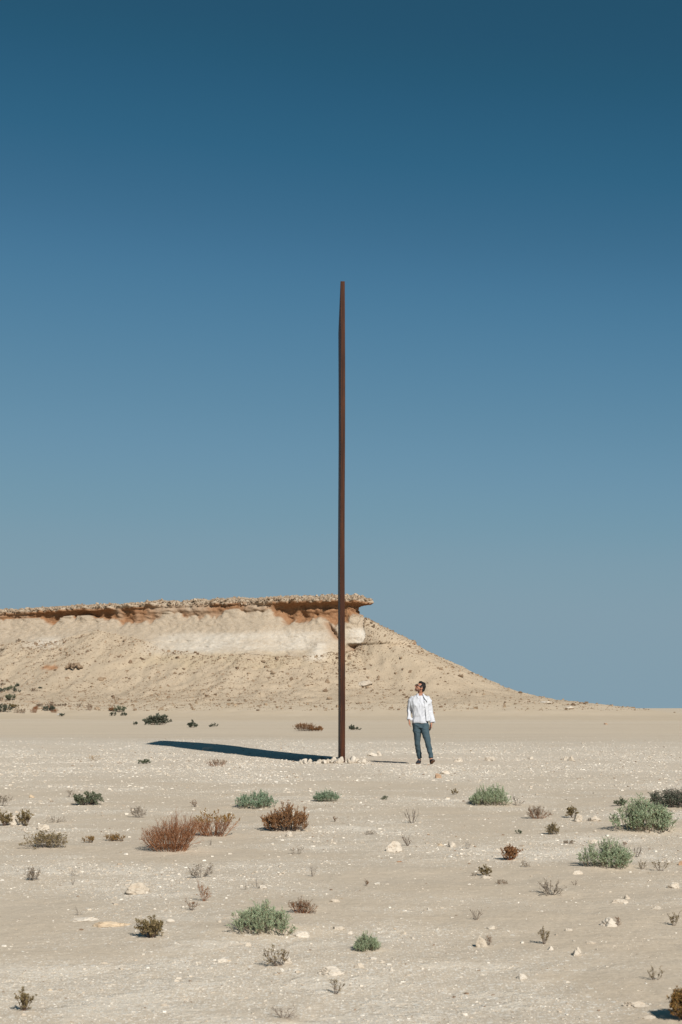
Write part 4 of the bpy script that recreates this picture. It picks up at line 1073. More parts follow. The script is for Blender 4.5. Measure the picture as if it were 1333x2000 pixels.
def make_plant(sp, px, py, w, h, lb, seed):
    S = SPEC[sp]
    rng = np.random.default_rng(seed)
    L, D = at(px, py)
    W, H = w * D / FPX, h * D / FPX
    dep = S['depth'] * W
    H = max(H - dep * 0.35 * CAM_H / D, H * .6)
    near = (w > 34)
    n0 = S['n0'] if near else max(6, int(S['n0'] * (0.55 if w > 18 else 0.35)))
    a = rng.uniform(0, 2 * np.pi, n0); r = np.sqrt(rng.uniform(0, 1, n0))
    if sp.startswith('sage') and w > 100:          # a long clump made of several cushions
        r = r * (0.85 + 0.15 * np.sin(a * 3 + seed))
    rx, ry = r * np.cos(a), r * np.sin(a)
    lumps = 0.86 + 0.22 * vn2(rx * 2.4 + seed, ry * 2.4, seed % 50)
    base = np.stack([rx * S['base'] * W / 2, ry * S['base'] * dep / 2, np.full(n0, -0.01)], -1)
    tip = np.stack([rx * W / 2 * 1.0, ry * dep / 2, H * (1 - S['edge'] * r ** 2) * (1 + S.get('lean', 0) * rx) * rng.uniform(.70, 1.0, n0) * lumps], -1)
    d = tip - base; Ls = np.linalg.norm(d, axis=1)
    st = grow(rng, base, unit(d) - np.array([0, 0, S['up'] * 2.0]), Ls, 6, 0.10, S['up'])
    sets = [st]
    if S['n1']:
        b1 = branch(rng, st, S['n1'], .25, .95, S['l1'], S['sp1'], 4, .10, S['up']); sets.append(b1)
        if S['n2']:
            b2 = branch(rng, b1, S['n2'] if near or w > 18 else 1, .25, .95, S['l2'], S['sp2'], 3, .12, S['up']); sets.append(b2)
    allp = np.concatenate([s.reshape(-1, 3) for s in sets])
    lo, hi = np.percentile(allp, .15, axis=0), np.percentile(allp, 99.85, axis=0)
    kx, kz = W / (hi[0] - lo[0]) * 0.97, H / max(hi[2], 1e-3) * 0.97
    ky = dep / (hi[1] - lo[1])
    cx = (lo[0] + hi[0]) / 2
    for s in sets:
        s[..., 0] = (s[..., 0] - cx) * kx; s[..., 1] *= ky; s[..., 2] = np.maximum(s[..., 2] * kz, -0.02 * H)
    pix = D / FPX                        # keep far twigs from vanishing between samples
    r0 = max(S['rad'] * H, 0.10 * pix)
    Vs, Qs, off = [], [], 0
    for s, k in zip(sets, (1.0, .6, .42)):
        v, qd = tubes(s, r0 * k, r0 * k * .45)
        Vs.append(v); Qs.append(qd + off); off += len(v)
    sm = np_mesh('stems', np.vstack(Vs), np.vstack(Qs), None, False)
    y0 = L.y + dep * (S['base'] * 0.40)
    g, _ = drop(L.x, y0)
    zb = g.z
    nm, cat = NAMES[sp], CATS.get(sp, 'shrub')
    grp = 'low bushes at the foot of the hill' if py < 1435 else 'desert plants on the gravel plain'
    # stems follow the ground they stand on
    def settle(me):
        co = np.zeros(len(me.vertices) * 3, np.float32); me.vertices.foreach_get('co', co); co = co.reshape(-1, 3)
        if py > 1435:
            dz = ground_h(co[:, 0] + L.x, co[:, 1] + y0) - float(ground_h(np.array(L.x), np.array(y0)))
            co[:, 2] += dz
        me.vertices.foreach_set('co', co.ravel()); me.update()
    settle(sm)
    if not S['per'] or S['leaf'] is None:
        o = link(nm, sm, M[S['stem']]); o.location = (L.x, y0, zb)
        tag(o, lb, cat, grp); return o
    ll, lw = S['ll'] * H, S['lw'] * H
    if not near: ll, lw = max(ll, 1.3 * pix), max(lw, .9 * pix)
    tgt = sets[1:] if len(sets) > 1 else sets
    lv, lt, off = [], [], 0
    per = S['per']
    for s in ([sets[0]] if sp.startswith('sage') or sp in ('brown',) else []) + tgt:
        v, t = leaves(rng, s, per, S['lt'][0], S['lt'][1], ll, lw, S['lspread'], S['lup'])
        zz = v.reshape(-1, 4, 3)[:, 0, 2] / H
        ok = np.ones(len(zz), bool)
        if 'hmin' in S: ok = zz > S['hmin'] + rng.normal(0, .08, len(zz))
        if 'hmax' in S: ok = zz < S['hmax'] + rng.normal(0, .08, len(zz))
        if sp.startswith('sage'): ok &= zz > rng.uniform(-.02, .26, len(zz))
        v = v.reshape(-1, 4, 3)[ok]; m = len(v)
        id_ = np.arange(m * 4).reshape(m, 4)
        lv.append(v.reshape(-1, 3)); lt.append(np.concatenate([id_[:, [0, 1, 2]], id_[:, [0, 2, 3]]]) + off); off += m * 4
    fm = np_mesh('foliage', np.vstack(lv), None, np.vstack(lt), False)
    settle(fm)
    root = empty(nm, (L.x, y0, zb)); tag(root, lb, cat, grp)
    link('stems', sm, M[S['stem']], root)
    link('foliage', fm, M[S['leaf']], root)
    return root

ntri = 0
for i, (sp, px, py, w, h, lb) in enumerate(PLANTS):
    make_plant(sp, px, py, w, h, lb, 3000 + i * 7)

# ------------------------------------------------------------------ the steel plate, seen edge on
def mat_rust():
    m = NT('weathered_steel')
    c1 = m.coord((6, 6, 0.35)); c2 = m.coord((14, 14, 14)); c3 = m.coord((30, 30, 1.1))
    n1 = m.noise(1.0, 4, 0.6, c1); n2 = m.noise(1.0, 5, 0.65, c2); n3 = m.noise(1.0, 4, 0.6, c3)
    c = m.mix(m.ramp(n1, [(0.3, 0.0), (0.7, 1.0)]), (0.044, 0.0155, 0.008), (0.022, 0.011, 0.008))
    c = m.mix(m.math('MULTIPLY', m.ramp(n3, [(0.42, 0.0), (0.62, 1.0)]), 0.8), c, (0.078, 0.027, 0.011))
    c = m.mix(m.math('MULTIPLY', m.ramp(n2, [(0.3, 1.0), (0.48, 0.0)]), 0.6), c, (0.035, 0.018, 0.014))
    return m.fin(c, 0.6, 0.12, m.bump(n2, 0.35, 0.004))
M['rust_steel'] = mat_rust()
base_px = 664.6
PD = 30.7
px0 = (664.8 - CX) / FPX * PD
PW, PDEP, PTOP = 0.104, 4.2, CAM_H + (HY - 549) / FPX * PD
yaw = 0.013
bm = bmesh.new()
bmesh.ops.create_cube(bm, size=1.0)
for v in bm.verts:
    v.co = Vector(((v.co.x + .5) * PW, (v.co.y + .5) * PDEP, (v.co.z + .5) * (PTOP + 0.6) - 0.6))
bmesh.ops.bevel(bm, geom=list(bm.edges), offset=0.007, segments=2, affect='EDGES', profile=0.6)
for k in range(1, 12):
    z = k * (PTOP + .6) / 12 - .6
    bmesh.ops.bisect_plane(bm, geom=list(bm.verts) + list(bm.edges) + list(bm.faces), plane_co=(0, 0, z), plane_no=(0, 0, 1))
for v in bm.verts:                      # rolled plate is never perfectly flat
    v.co.x += 0.006 * math.sin(v.co.z * 0.9 + 0.6) - 0.0012 * v.co.z * (0 if v.co.x > PW * .5 else -1) * .9
me = bpy.data.meshes.new('steel_plate'); bm.to_mesh(me); bm.free()
plate = link('steel_plate', me, M['rust_steel'])
g0, _ = drop(px0 + PW / 2, PD)
plate.location = (px0, PD, 0)
plate.rotation_euler = (0, 0, yaw)
tag(plate, 'tall narrow rust-brown steel plate standing on edge in the desert', 'steel plate')

# stones packed round its foot
rng = np.random.default_rng(77)
HM = []
for k in range(10):
    p, f = stone_verts(1700 + k, 2, 0.75, 9, 0.25)
    me = np_mesh('foot_stone', p, None, f, False); me.materials.append(M['limestone']); HM.append(me)
placed = 0
for k in range(96):
    s = 0.05 + 0.13 * rng.uniform() ** 2.0
    if k < 40: x, y = px0 - rng.uniform(0.04, 0.85) ** 1.15, PD + rng.uniform(-.42, -.06); s *= .72
    elif k < 62: x, y = px0 + PW + rng.uniform(0.02, 0.45), PD + rng.uniform(-.35, 0.5)
    elif k < 76: x, y = px0 + rng.uniform(-.35, .3), PD - rng.uniform(.08, .35)
    else: x, y = px0 - rng.uniform(.05, .9), PD + rng.uniform(.2, 3.5)
    if px0 - s * .5 < x < px0 + PW + s * .5 and y > PD - s * .5: continue
    o = link('foot_stone', HM[k % 10])
    g, _ = drop(x, y)
    near = max(0, 1 - math.hypot(x - px0, (y - PD) * .7) / .5)
    o.location = (x, y, g.z + near * 0.03)
    o.rotation_euler = (rng.normal(0, .35), rng.normal(0, .35), rng.uniform(0, 6.28))
    o.scale = (s, s * rng.uniform(.8, 1.1), s * rng.uniform(.45, .8))
    tag(o, ('whitish stone in the row along the sunlit near side left of the plate foot', 'white stone heaped right of the foot of the steel plate', 'pale stone wedged against the near edge of the plate foot', 'dark-looking stone inside the shadow beside the plate foot')[0 if k < 40 else 1 if k < 62 else 2 if k < 76 else 3], 'stone', 'stones packed round the foot of the steel plate')

# pale scrap lying at the hill foot
L, D = at(117, 1397)
k = D / FPX
bm = bmesh.new()
bmesh.ops.create_grid(bm, x_segments=10, y_segments=8, size=0.5)
for v in bm.verts:
    a = v.co.x * 2.2
    v.co = Vector((v.co.x * 9 * k, v.co.y * 4 * k, (0.55 + 0.45 * math.cos(a * 2.1 + v.co.y)) * 5 * k * (0.6 + 0.5 * abs(v.co.y))))
bmesh.ops.solidify(bm, geom=list(bm.faces), thickness=0.02)
me = bpy.data.meshes.new('scrap'); bm.to_mesh(me); bm.free()
o = link('scrap', me, mat_plain('faded_plastic', (0.50, 0.53, 0.55), 0.6))
o.location = (L.x, L.y, L.z - 0.02)
tag(o, 'bent pale scrap lying by the bushes at the hill foot', 'litter')

# ------------------------------------------------------------------ the man
PS = 90.5           # photograph pixels per metre at his distance
man_y = FPX / PS
man_x = (826 - CX) / FPX * man_y
gman, _ = drop(man_x, man_y)
man = empty('person', (man_x, man_y, gman.z + 0.003))
tag(man, 'man in white open shirt and blue-grey trousers looking up at the steel plate', 'person')

SEG = 20
def loft(rings, seg=SEG, cap=True):
    """rings: (centre, rx, ry, axis) ellipses across the local direction of the chain"""
    V, F = [], []
    C = [Vector(r[0]) for r in rings]
    n = len(rings)
    u = None
    for i, r in enumerate(rings):
        t = (C[min(i + 1, n - 1)] - C[max(i - 1, 0)]).normalized()
        ref = Vector((1, 0, 0)) if abs(t.x) < 0.8 else Vector((0, 0, 1))
        if len(r) > 3 and r[3] is not None: ref = Vector(r[3])
        u = (ref - t * ref.dot(t)).normalized(); w = t.cross(u)
        for k in range(seg):
            a = 2 * math.pi * k / seg
            V.append(C[i] + u * (math.cos(a) * r[1]) + w * (math.sin(a) * r[2]))
    for i in range(n - 1):
        for k in range(seg):
            a, b = i * seg + k, i * seg + (k + 1) % seg
            F.append((a, b, b + seg, a + seg))
    if cap:
        V.append(C[0]); V.append(C[-1])
        for k in range(seg):
            F.append((len(V) - 2, (k + 1) % seg, k))
            F.append((len(V) - 1, (n - 1) * seg + k, (n - 1) * seg + (k + 1) % seg))
    return V, F
def ell(c, r, mat=None, seg=24, rings=14):
    V, F = [], []
    M3 = mat or Matrix.Identity(3)
    for i in range(rings + 1):
        ph = math.pi * i / rings
        for k in range(seg):
            a = 2 * math.pi * k / seg
            V.append(Vector(c) + M3 @ Vector((r[0] * math.sin(ph) * math.cos(a), r[1] * math.sin(ph) * math.sin(a), r[2] * math.cos(ph))))
    for i in range(rings):
        for k in range(seg):
            a, b = i * seg + k, i * seg + (k + 1) % seg
            F.append((a + seg, b + seg, b, a))
    return V, F
def fuse(name, pieces, voxel, smooth=6, mat=None, parent=None, fix=None, disp=None):
    V, F = [], []
    for v, f in pieces:
        o = len(V); V += [tuple(x) for x in v]; F += [tuple(i + o for i in q_) for q_ in f]
    me = bpy.data.meshes.new(name); me.from_pydata(V, [], F); me.update()
    bm = bmesh.new(); bm.from_mesh(me); bmesh.ops.recalc_face_normals(bm, faces=bm.faces); bm.to_mesh(me); bm.free()
    o = bpy.data.objects.new(name, me); COL.objects.link(o)
    md = o.modifiers.new('r', 'REMESH'); md.mode = 'VOXEL'; md.voxel_size = voxel; md.use_smooth_shade = True
    sm = o.modifiers.new('s', 'SMOOTH'); sm.iterations = smooth; sm.factor = 0.5
    dg = bpy.context.evaluated_depsgraph_get()
    me2 = bpy.data.meshes.new_from_object(o.evaluated_get(dg))
    bpy.data.objects.remove(o)
    me2.name = name
    if disp is not None:
        n = len(me2.vertices)
        co = np.zeros(n * 3, np.float32); me2.vertices.foreach_get('co', co); co = co.reshape(-1, 3)
        nr_ = np.zeros(n * 3, np.float32); me2.vertices.foreach_get('normal', nr_); nr_ = nr_.reshape(-1, 3)
        co += nr_ * disp(co)[:, None].astype(np.float32)
        me2.vertices.foreach_set('co', co.ravel()); me2.update()
    me2.polygons.foreach_set('use_smooth', np.full(len(me2.polygons), True))
    me2.materials.clear()
    return link(name, me2, mat, parent)

def PT(cx, cy, y=0.0):
    """a point of the man from the enlarged study of him (10 px per photo px), depth y"""
    return Vector(((cx / 10 + 770 - 826) / PS, y, (1493 - 1310 - cy / 10) / PS))

# head frame: turned to the picture left and tilted up
head_c = PT(505, 345, -0.02)           # between the ears
hz = Matrix.Rotation(math.radians(-68), 3, 'Z') @ Matrix.Rotation(math.radians(-27), 3, 'X')
def HL(x, f, z):                        # right of face, forward, up -> man space.  Forward is -Y before turning
    return head_c + hz @ Vector((x, -f, z))
skin = []
skin.append(ell(HL(0, -0.015, 0.035), (0.073, 0.093, 0.085), hz))
skin.append(ell(HL(0, 0.035, -0.005), (0.060, 0.058, 0.078), hz))
skin.append(ell(HL(0, 0.045, -0.060), (0.050, 0.048, 0.040), hz))
skin.append(ell(HL(0, 0.074, -0.083), (0.022, 0.020, 0.018), hz))           # chin
skin.append(ell(HL(0, 0.086, 0.036), (0.045, 0.014, 0.014), hz))            # brow
skin.append(loft([(HL(0, .088, .026), .008, .008), (HL(0, .104, -.004), .011, .011), (HL(0, .112, -.016), .014, .012), (HL(0, .098, -.026), .014, .008)], 12))  # nose
skin.append(ell(HL(0, .088, -.046), (.022, .012, .006), hz)); skin.append(ell(HL(0, .086, -.058), (.020, .012, .007), hz))   # lips
for s in (-1, 1):
    skin.append(ell(HL(s * .075, -.010, -.002), (.010, .019, .032), hz @ Matrix.Rotation(s * -.3, 3, 'Z')))  # ears
    skin.append(ell(HL(s * .04, .064, -.012), (.020, .022, .020), hz))      # cheeks
neck0 = PT(500, 560, 0.015)
skin.append(loft([(neck0, .075, .070), (PT(512, 480, .012), .060, .060), (PT(520, 430, .012), .057, .060), (HL(0, -.02, -.02), .055, .062)]))
# arms, hands; his right arm is at the picture left
def arm(sh, el, wr, r=(.040, .028, .022, .024)):
    sh, el, wr = Vector(sh), Vector(el), Vector(wr)
    return loft([(sh, r[0], r[0]), (sh.lerp(el, .5), r[1] + .004, r[1] + .004), (el, r[1], r[1]), (el.lerp(wr, .35), r[2] + .004, r[2] + .004), (wr, r[3], r[3] * .85)])
def hand(wr, dirv, palm_n, curl, thumb_side):
    """palm, four unequal fingers bent at the knuckles and a thumb leaving the side of the palm"""
    dirv = Vector(dirv).normalized(); pn = Vector(palm_n); pn = (pn - dirv * pn.dot(dirv)).normalized(); sd = dirv.cross(pn) * thumb_side
    out = [loft([(wr, .026, .020, sd), (wr + dirv * .03, .036, .018, sd), (wr + dirv * .075, .042, .016, sd), (wr + dirv * .095, .040, .014, sd)])]
    for i, (o, l) in enumerate(((.029, .070), (.010, .080), (-.010, .076), (-.029, .058))):
        p = wr + dirv * .085 + sd * o
        d = dirv.copy(); ch = [(p - d * .02, .0095, .0095), (p, .0098, .0095)]
        for s_, fr in ((curl * .6, .45), (curl, .30), (curl * .8, .25)):
            ax = dirv.cross(pn)
            d = (Matrix.Rotation(s_, 3, ax) @ d).normalized()
            p = p + d * (l * fr); ch.append((p.copy(), .0085, .0082))
        ch[-1] = (ch[-1][0], .0062, .006)
        out.append(loft(ch, 10))
    p = wr + dirv * .028 + sd * .026
    d = (dirv * .75 + sd * .55 + pn * .35).normalized()
    ch = [(p - d * .01, .013, .013), (p + d * .022, .012, .011)]
    d2 = (dirv * .95 + pn * .3 + sd * .05).normalized()
    ch += [(p + d * .022 + d2 * .03, .0098, .0095), (p + d * .022 + d2 * .052, .0075, .007)]
    out.append(loft(ch, 10))
    return out
shR, elR, wrR = PT(365, 545, .02), PT(310, 775, .06), PT(300, 968, .0)
shL, elL, wrL = PT(655, 545, .02), PT(712, 790, .06), PT(728, 1035, -.02)
skin.append(arm(shR, elR, wrR)); skin.append(arm(shL, elL, wrL))
skin += hand(wrR, (-.01, -.12, -1), (.75, -.1, 0), .50, -1)
skin += hand(wrL, (-.10, -.15, -1), (-.75, .25, 0), .62, 1)
# trunk and legs under the clothes
hipc = PT(515, 1050, 0.02)
skin.append(loft([(PT(510, 1120, .02), .13, .085), (PT(512, 1000, .02), .15, .09), (PT(508, 850, .01), .135, .085), (PT(505, 680, 0), .155, .095), (PT(505, 570, .01), .165, .085), (PT(502, 520, .01), .10, .07)]))
hipR, knR, anR = PT(440, 1080, .03), PT(462, 1430, .03), PT(503, 1735, .15)
hipL, knL, anL = PT(595, 1080, .01), PT(655, 1410, -.14), PT(712, 1722, -.20)
for hp, kn, an in ((hipR, knR, anR), (hipL, knL, anL)):
    skin.append(loft([(hp, .078, .080), (hp.lerp(kn, .5), .050, .054), (kn, .036, .040), (kn.lerp(an, .35), .036, .038), (kn.lerp(an, .8), .030, .032), (an, .033, .036), (an + Vector((0, -.01, -.05)), .034, .045)]))
def mat_skin():
    m = NT('skin')
    at_ = m.sep(m.attr('mask').outputs['Color'])
    n = m.noise(60, 3, 0.6)
    c = m.mix(m.ramp(n, [(0.3, 0.0), (0.7, 1.0)]), (0.37, 0.175, 0.108), (0.31, 0.138, 0.082))
    c = m.mix(m.math('MULTIPLY', at_[0], 0.72), c, (0.060, 0.034, 0.024))
    m.fin(c, 0.5, 0.4)
    m.b.inputs['Subsurface Weight'].default_value = 0.08
    m.b.inputs['Subsurface Radius'].default_value = (0.01, 0.004, 0.002)
    return m.m
M['skin'] = mat_skin()
body = fuse('body', skin, 0.0050, 4, M['skin'], man)
bme = body.data
co = np.zeros(len(bme.vertices) * 3, np.float32); bme.vertices.foreach_get('co', co); co = co.reshape(-1, 3)
hl = (co - np.array(head_c)) @ np.array(hz)          # head coordinates
fx, ff, fz = hl[:, 0], -hl[:, 1], hl[:, 2]
beard = sst(-.025, -.045, fz + .25 * np.abs(ff - .03)) * (ff > -.01) * (fz > -.115) * (fz < .0) * (ff < .12)
beard = np.maximum(beard * (1 - np.exp(-((fz + .052) ** 2 / .00006 + fx ** 2 / .0004)) * (ff > .08)), 0)
brow = np.exp(-((fz - .036) / .007) ** 2) * (ff > .07) * (np.abs(fx) < .045) * (np.abs(fx) > .008)
set_attr(bme, 'mask', np.clip(np.maximum(beard, brow), 0, 1))

# hair, swept up from the forehead
hair = [ell(HL(0, -.030, .050), (.079, .088, .086), hz), ell(HL(0, -.062, .005), (.066, .056, .072), hz), ell(HL(0, .030, .118), (.052, .046, .034), hz @ Matrix.Rotation(.25, 3, 'X')),
        ell(HL(0, -.02, .122), (.064, .070, .030), hz), ell(HL(0, -.066, -.050), (.045, .024, .040), hz)]
for s in (-1, 1):
    hair.append(ell(HL(s * .066, .022, .030), (.012, .016, .034), hz))
hair_o = fuse('hair', hair, 0.006, 3, mat_plain('black_hair', (0.010, 0.009, 0.009), 0.75, 0.15, (0.018, 0.015, 0.014), 90, 0.004), man,
              disp=lambda c: 0.006 * fbm3(c[:, 0] * 42, c[:, 1] * 42, c[:, 2] * 70, 3, 5))
# sunglasses
gl = empty('sunglasses', (0, 0, 0)); gl.parent = man
M['glass_dark'] = mat_plain('dark_lens', (0.006, 0.007, 0.009), 0.2, 0.35)
M['frame'] = mat_plain('black_frame', (0.012, 0.012, 0.013), 0.35, 0.5)
def hbox(name, pts, mat, parent, r=.004):
    V, F = loft([(p, r, r * .8) for p in pts], 8)
    me = bpy.data.meshes.new(name); me.from_pydata([tuple(v) for v in V], [], F); me.update()
    return link(name, me, mat, parent)
for s in (-1, 1):
    V, F = ell(HL(s * .033, .100, .014), (.032, .009, .027), hz @ Matrix.Rotation(s * -.12, 3, 'Z'), 18, 8)
    me = bpy.data.meshes.new('lens'); me.from_pydata([tuple(v) for v in V], [], F); me.update()
    me.polygons.foreach_set('use_smooth', np.full(len(me.polygons), True))
    link('lens', me, M['glass_dark'], gl)
    hbox('temple_arm', [HL(s * .058, .088, .024), HL(s * .078, .045, .022), HL(s * .082, .0, .018), HL(s * .080, -.022, .006)], M['frame'], gl, .007)
hbox('bridge', [HL(-.06, .092, .030), HL(-.03, .103, .033), HL(0, .105, .028), HL(.03, .103, .033), HL(.06, .092, .030)], M['frame'], gl, .004)

# trousers
def folds(amp, f, seed, stretch=(1, 1, 1)):
    def fn(c):
        sk = c[:, 2] + 0.45 * c[:, 0]                      # drag lines run a little askew
        a = fbm3(c[:, 0] * f * stretch[0], c[:, 1] * f * stretch[1], sk * f * stretch[2] + 3, 2, seed)
        b = fbm3(c[:, 0] * f * .8, c[:, 1] * f * .8, (c[:, 2] - .8 * c[:, 0]) * f * 1.6, 2, seed + 9)
        return amp * (1.6 * ((1 - np.abs(a)) ** 4 - .35) + 0.7 * ((1 - np.abs(b)) ** 5 - .25))
    return fn
tr = [loft([(PT(515, 1120, .025), .150, .108, (1, 0, 0)), (PT(515, 1060, .02), .180, .112, (1, 0, 0)), (PT(512, 1000, .015), .166, .108, (1, 0, 0)), (PT(512, 955, .01), .156, .102, (1, 0, 0))])]
tr.append(loft([(hipR + Vector((0, 0, .03)), .096, .104), (PT(452, 1180, .03), .088, .094), (PT(460, 1310, .035), .072, .080), (knR, .060, .068), (PT(478, 1540, .08), .058, .064), (PT(496, 1640, .12), .052, .058), (PT(506, 1712, .15), .050, .058)]))
tr.append(loft([(hipL + Vector((0, 0, .03)), .096, .104), (PT(607, 1180, -.03), .090, .096), (PT(632, 1300, -.09), .073, .082), (knL, .061, .070), (PT(682, 1530, -.16), .057, .063), (PT(704, 1630, -.185), .050, .056), (PT(714, 1700, -.20), .046, .054)]))
M['denim'] = mat_plain('blue_grey_cotton', (0.040, 0.066, 0.080), 0.85, 0.15, (0.055, 0.084, 0.100), 40, 0.003)
trousers = fuse('trousers', tr, 0.0075, 5, M['denim'], man, disp=folds(.007, 5, 41, (.7, .7, 2.2)))
belt = [loft([(PT(513, 1020, .015), .180, .116, (1, 0, 0)), (PT(513, 985, .015), .174, .114, (1, 0, 0))], 28)]
fuse('belt', belt, .008, 2, mat_plain('dark_belt', (0.02, 0.022, 0.025), .6), man)

# white T-shirt
ts = [loft([(PT(510, 1022, .012), .170, .118, (1, 0, 0)), (PT(511, 985, .010), .172, .124, (1, 0, 0)), (PT(514, 900, .005), .158, .112, (1, 0, 0)), (PT(505, 800, .0), .165, .112, (1, 0, 0)), (PT(505, 690, -.005), .178, .118, (1, 0, 0)), (PT(505, 590, .005), .185, .108, (1, 0, 0)), (PT(505, 530, .012), .165, .090, (1, 0, 0)), (PT(505, 498, .015), .088, .070, (1, 0, 0))])]
M['tee'] = mat_plain('white_jersey', (0.465, 0.475, 0.51), 0.85, 0.15, (0.49, 0.50, 0.53), 30, 0.002)
fuse('t_shirt', ts, 0.008, 4, M['tee'], man, disp=folds(.011, 6, 51, (1.5, 1, .6)))

# open overshirt: thick shell that wraps the trunk and leaves the front open, with sleeves
def shell(rows, gap, thick=.014, seg=44):
    """rows: centre, rx, ry, gap from angle a0 to a1 (degrees, 0 = picture right, -90 = front)"""
    V, F = [], []
    n = len(rows)
    for i, (c, rx, ry, a0, a1) in enumerate(rows):
        for side in (0, 1):
            for k in range(seg + 1):
                a = math.radians(a1 + (360 + a0 - a1) * k / seg)
                e = thick * (.5 if side else -.5)
                fl = 1.0
                V.append(Vector(c) + Vector(((rx + e) * math.cos(a), (ry + e) * math.sin(a), 0)))
    m = seg + 1
    def vi(i, side, k): return (i * 2 + side) * m + k
    for i in range(n - 1):
        for k in range(seg):
            F.append((vi(i, 1, k), vi(i, 1, k + 1), vi(i + 1, 1, k + 1), vi(i + 1, 1, k)))
            F.append((vi(i, 0, k + 1), vi(i, 0, k), vi(i + 1, 0, k), vi(i + 1, 0, k + 1)))
        for k in (0, seg):
            F.append((vi(i, 0, k), vi(i, 1, k), vi(i + 1, 1, k), vi(i + 1, 0, k)))
    for k in range(seg):
        for i in (0, n - 1):
            F.append((vi(i, 0, k), vi(i, 0, k + 1), vi(i, 1, k + 1), vi(i, 1, k)))
    return V, F
rows = [(PT(528, 985, .018), .184, .140, -166, -52), (PT(528, 930, .015), .179, .138, -154, -54), (PT(527, 850, .010), .176, .134, -140, -57), (PT(520, 760, .005), .180, .134, -126, -58),
        (PT(505, 680, .003), .198, .136, -114, -62), (PT(505, 600, .01), .206, .126, -106, -64), (PT(505, 545, .017), .196, .112, -103, -66), (PT(506, 515, .022), .150, .098, -104, -64), (PT(507, 492, .026), .105, .086, -110, -58)]
os_ = [shell(rows, None)]
os_.append(loft([(shR + Vector((.035, 0, .012)), .075, .080), (PT(345, 600, .03), .068, .078), (PT(322, 690, .045), .060, .068), (elR, .047, .056), (PT(299, 860, .035), .044, .052), (PT(299, 925, .015), .045, .052), (PT(302, 962, .005), .050, .054)]))
os_.append(loft([(shL + Vector((-.035, 0, .012)), .075, .080), (PT(672, 610, .03), .070, .078), (PT(693, 700, .05), .066, .072), (elL, .062, .068), (PT(728, 890, .04), .062, .066), (PT(745, 970, .01), .066, .068), (PT(755, 1022, -.005), .072, .068)]))
# flared cuff flaps and the wind-blown hem at the picture right
os_.append(loft([(PT(318, 945, -.01), .050, .035), (PT(345, 955, -.02), .034, .012), (PT(378, 962, -.02), .010, .006)], 12))
os_.append(loft([(PT(765, 985, 0), .045, .030), (PT(795, 1012, -.01), .026, .010), (PT(818, 1024, -.01), .008, .005)], 12))
os_.append(loft([(PT(690, 800, .0), .05, .03), (PT(690, 900, .01), .07, .03), (PT(680, 985, .01), .075, .022)], 14))
M['shirt'] = mat_plain('white_linen', (0.475, 0.485, 0.515), 0.9, 0.12, (0.51, 0.52, 0.545), 26, 0.003)
fuse('overshirt', os_, 0.0080, 3, M['shirt'], man, disp=folds(.013, 5.5, 61, (1.5, 1.2, .7)))
# collar: a band round the neck and two open leaves
def prism(pts, off):
    n = len(pts); off = Vector(off)
    V = [Vector(p) for p in pts] + [Vector(p) + off for p in pts]
    F = [tuple(range(n)), tuple(range(2 * n - 1, n - 1, -1))] + [(i, i + n, (i + 1) % n + n, (i + 1) % n) for i in range(n)]
    return V, F
col = [shell([(PT(509, 500, .024), .092, .080, -118, -52), (PT(511, 478, .022), .084, .074, -116, -54), (PT(512, 452, .022), .080, .070, -112, -58)], None, .012, 30)]
col.append(prism([PT(462, 462, -.045), PT(438, 500, -.075), PT(452, 545, -.115), PT(482, 505, -.085)], (0.003, -.014, .003)))
col.append(prism([PT(562, 455, -.045), PT(598, 478, -.050), PT(640, 560, -.095), PT(655, 618, -.125), PT(600, 560, -.125), PT(572, 510, -.090)], (-0.003, -.014, .003)))
fuse('collar', col, .0055, 2, M['shirt'], man)

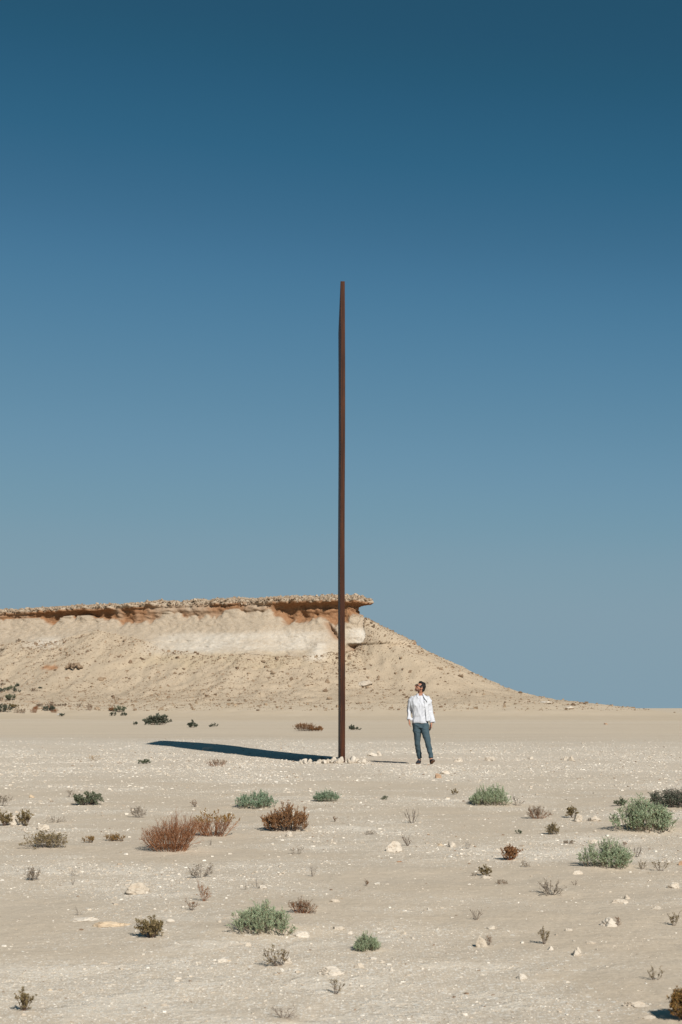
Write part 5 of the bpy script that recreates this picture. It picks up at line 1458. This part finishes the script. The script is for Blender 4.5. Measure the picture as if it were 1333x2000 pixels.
# shoes
def shoe(an, heel, toe, lift, nm):
    an, heel, toe = Vector(an), Vector(heel), Vector(toe)
    d = toe - heel
    sh = empty(nm, (0, 0, 0)); sh.parent = man
    up = Vector((0, 0, 1)); side = d.cross(up).normalized(); upn = side.cross(d).normalized()
    V = [(heel + upn * .045, .034, .045, side), (heel + d * .15 + upn * .05, .038, .050, side), (heel + d * .35 + upn * .045, .040, .044, side), (heel + d * .62 + upn * .034, .046, .032, side), (heel + d * .85 + upn * .026, .043, .023, side), (toe + upn * .020, .026, .013, side)]
    top = loft([(heel + d * .16 + upn * .05, .036, .045, side), (an + Vector((0, 0, -.035)), .040, .048, side)])
    fuse('upper', [loft(V), top], .007, 4, M['shoe'], sh)
    S = loft([(heel + upn * .010 - d * .02, .030, .010, side), (heel + d * .2 + upn * .009, .038, .011, side), (heel + d * .45 + upn * .008, .037, .010, side), (heel + d * .7 + upn * .008, .049, .010, side), (heel + d * .92 + upn * .008, .042, .009, side), (toe + upn * .008 + d * .03, .022, .007, side)])
    fuse('sole', [S], .006, 2, M['sole'], sh)
M['shoe'] = mat_plain('dark_suede', (0.018, 0.022, 0.030), 0.8, 0.2, (0.028, 0.030, 0.036), 60, 0.002)
M['sole'] = mat_plain('brown_sole', (0.16, 0.085, 0.05), 0.75, 0.25)
shoe(anR, (PT(512, 1822, .20).x, .21, .002), (PT(450, 1822, 0).x, -.04, .002), 0, 'shoe')
shoe(anL, (PT(716, 1822, 0).x, -.19, .006), (PT(748, 1822, 0).x, -.425, .085), 0, 'shoe')

# dark phone in his lowered hand
ph = bmesh.new(); bmesh.ops.create_cube(ph, size=1.0)
for v in ph.verts: v.co = Vector((v.co.x * .011, v.co.y * .070, v.co.z * .135))
bmesh.ops.bevel(ph, geom=list(ph.edges), offset=.004, segments=3, affect='EDGES')
pme = bpy.data.meshes.new('phone'); ph.to_mesh(pme); ph.free()
pho = link('phone', pme, mat_plain('black_glass', (0.012, 0.013, 0.016), 0.18, 0.5))
pw = wrL + Vector((-.028, -.03, -.085))
pho.location = man.location + pw
pho.rotation_euler = (math.radians(-8), math.radians(6), math.radians(12))
tag(pho, 'dark phone held in the lowered hand of the man', 'phone')
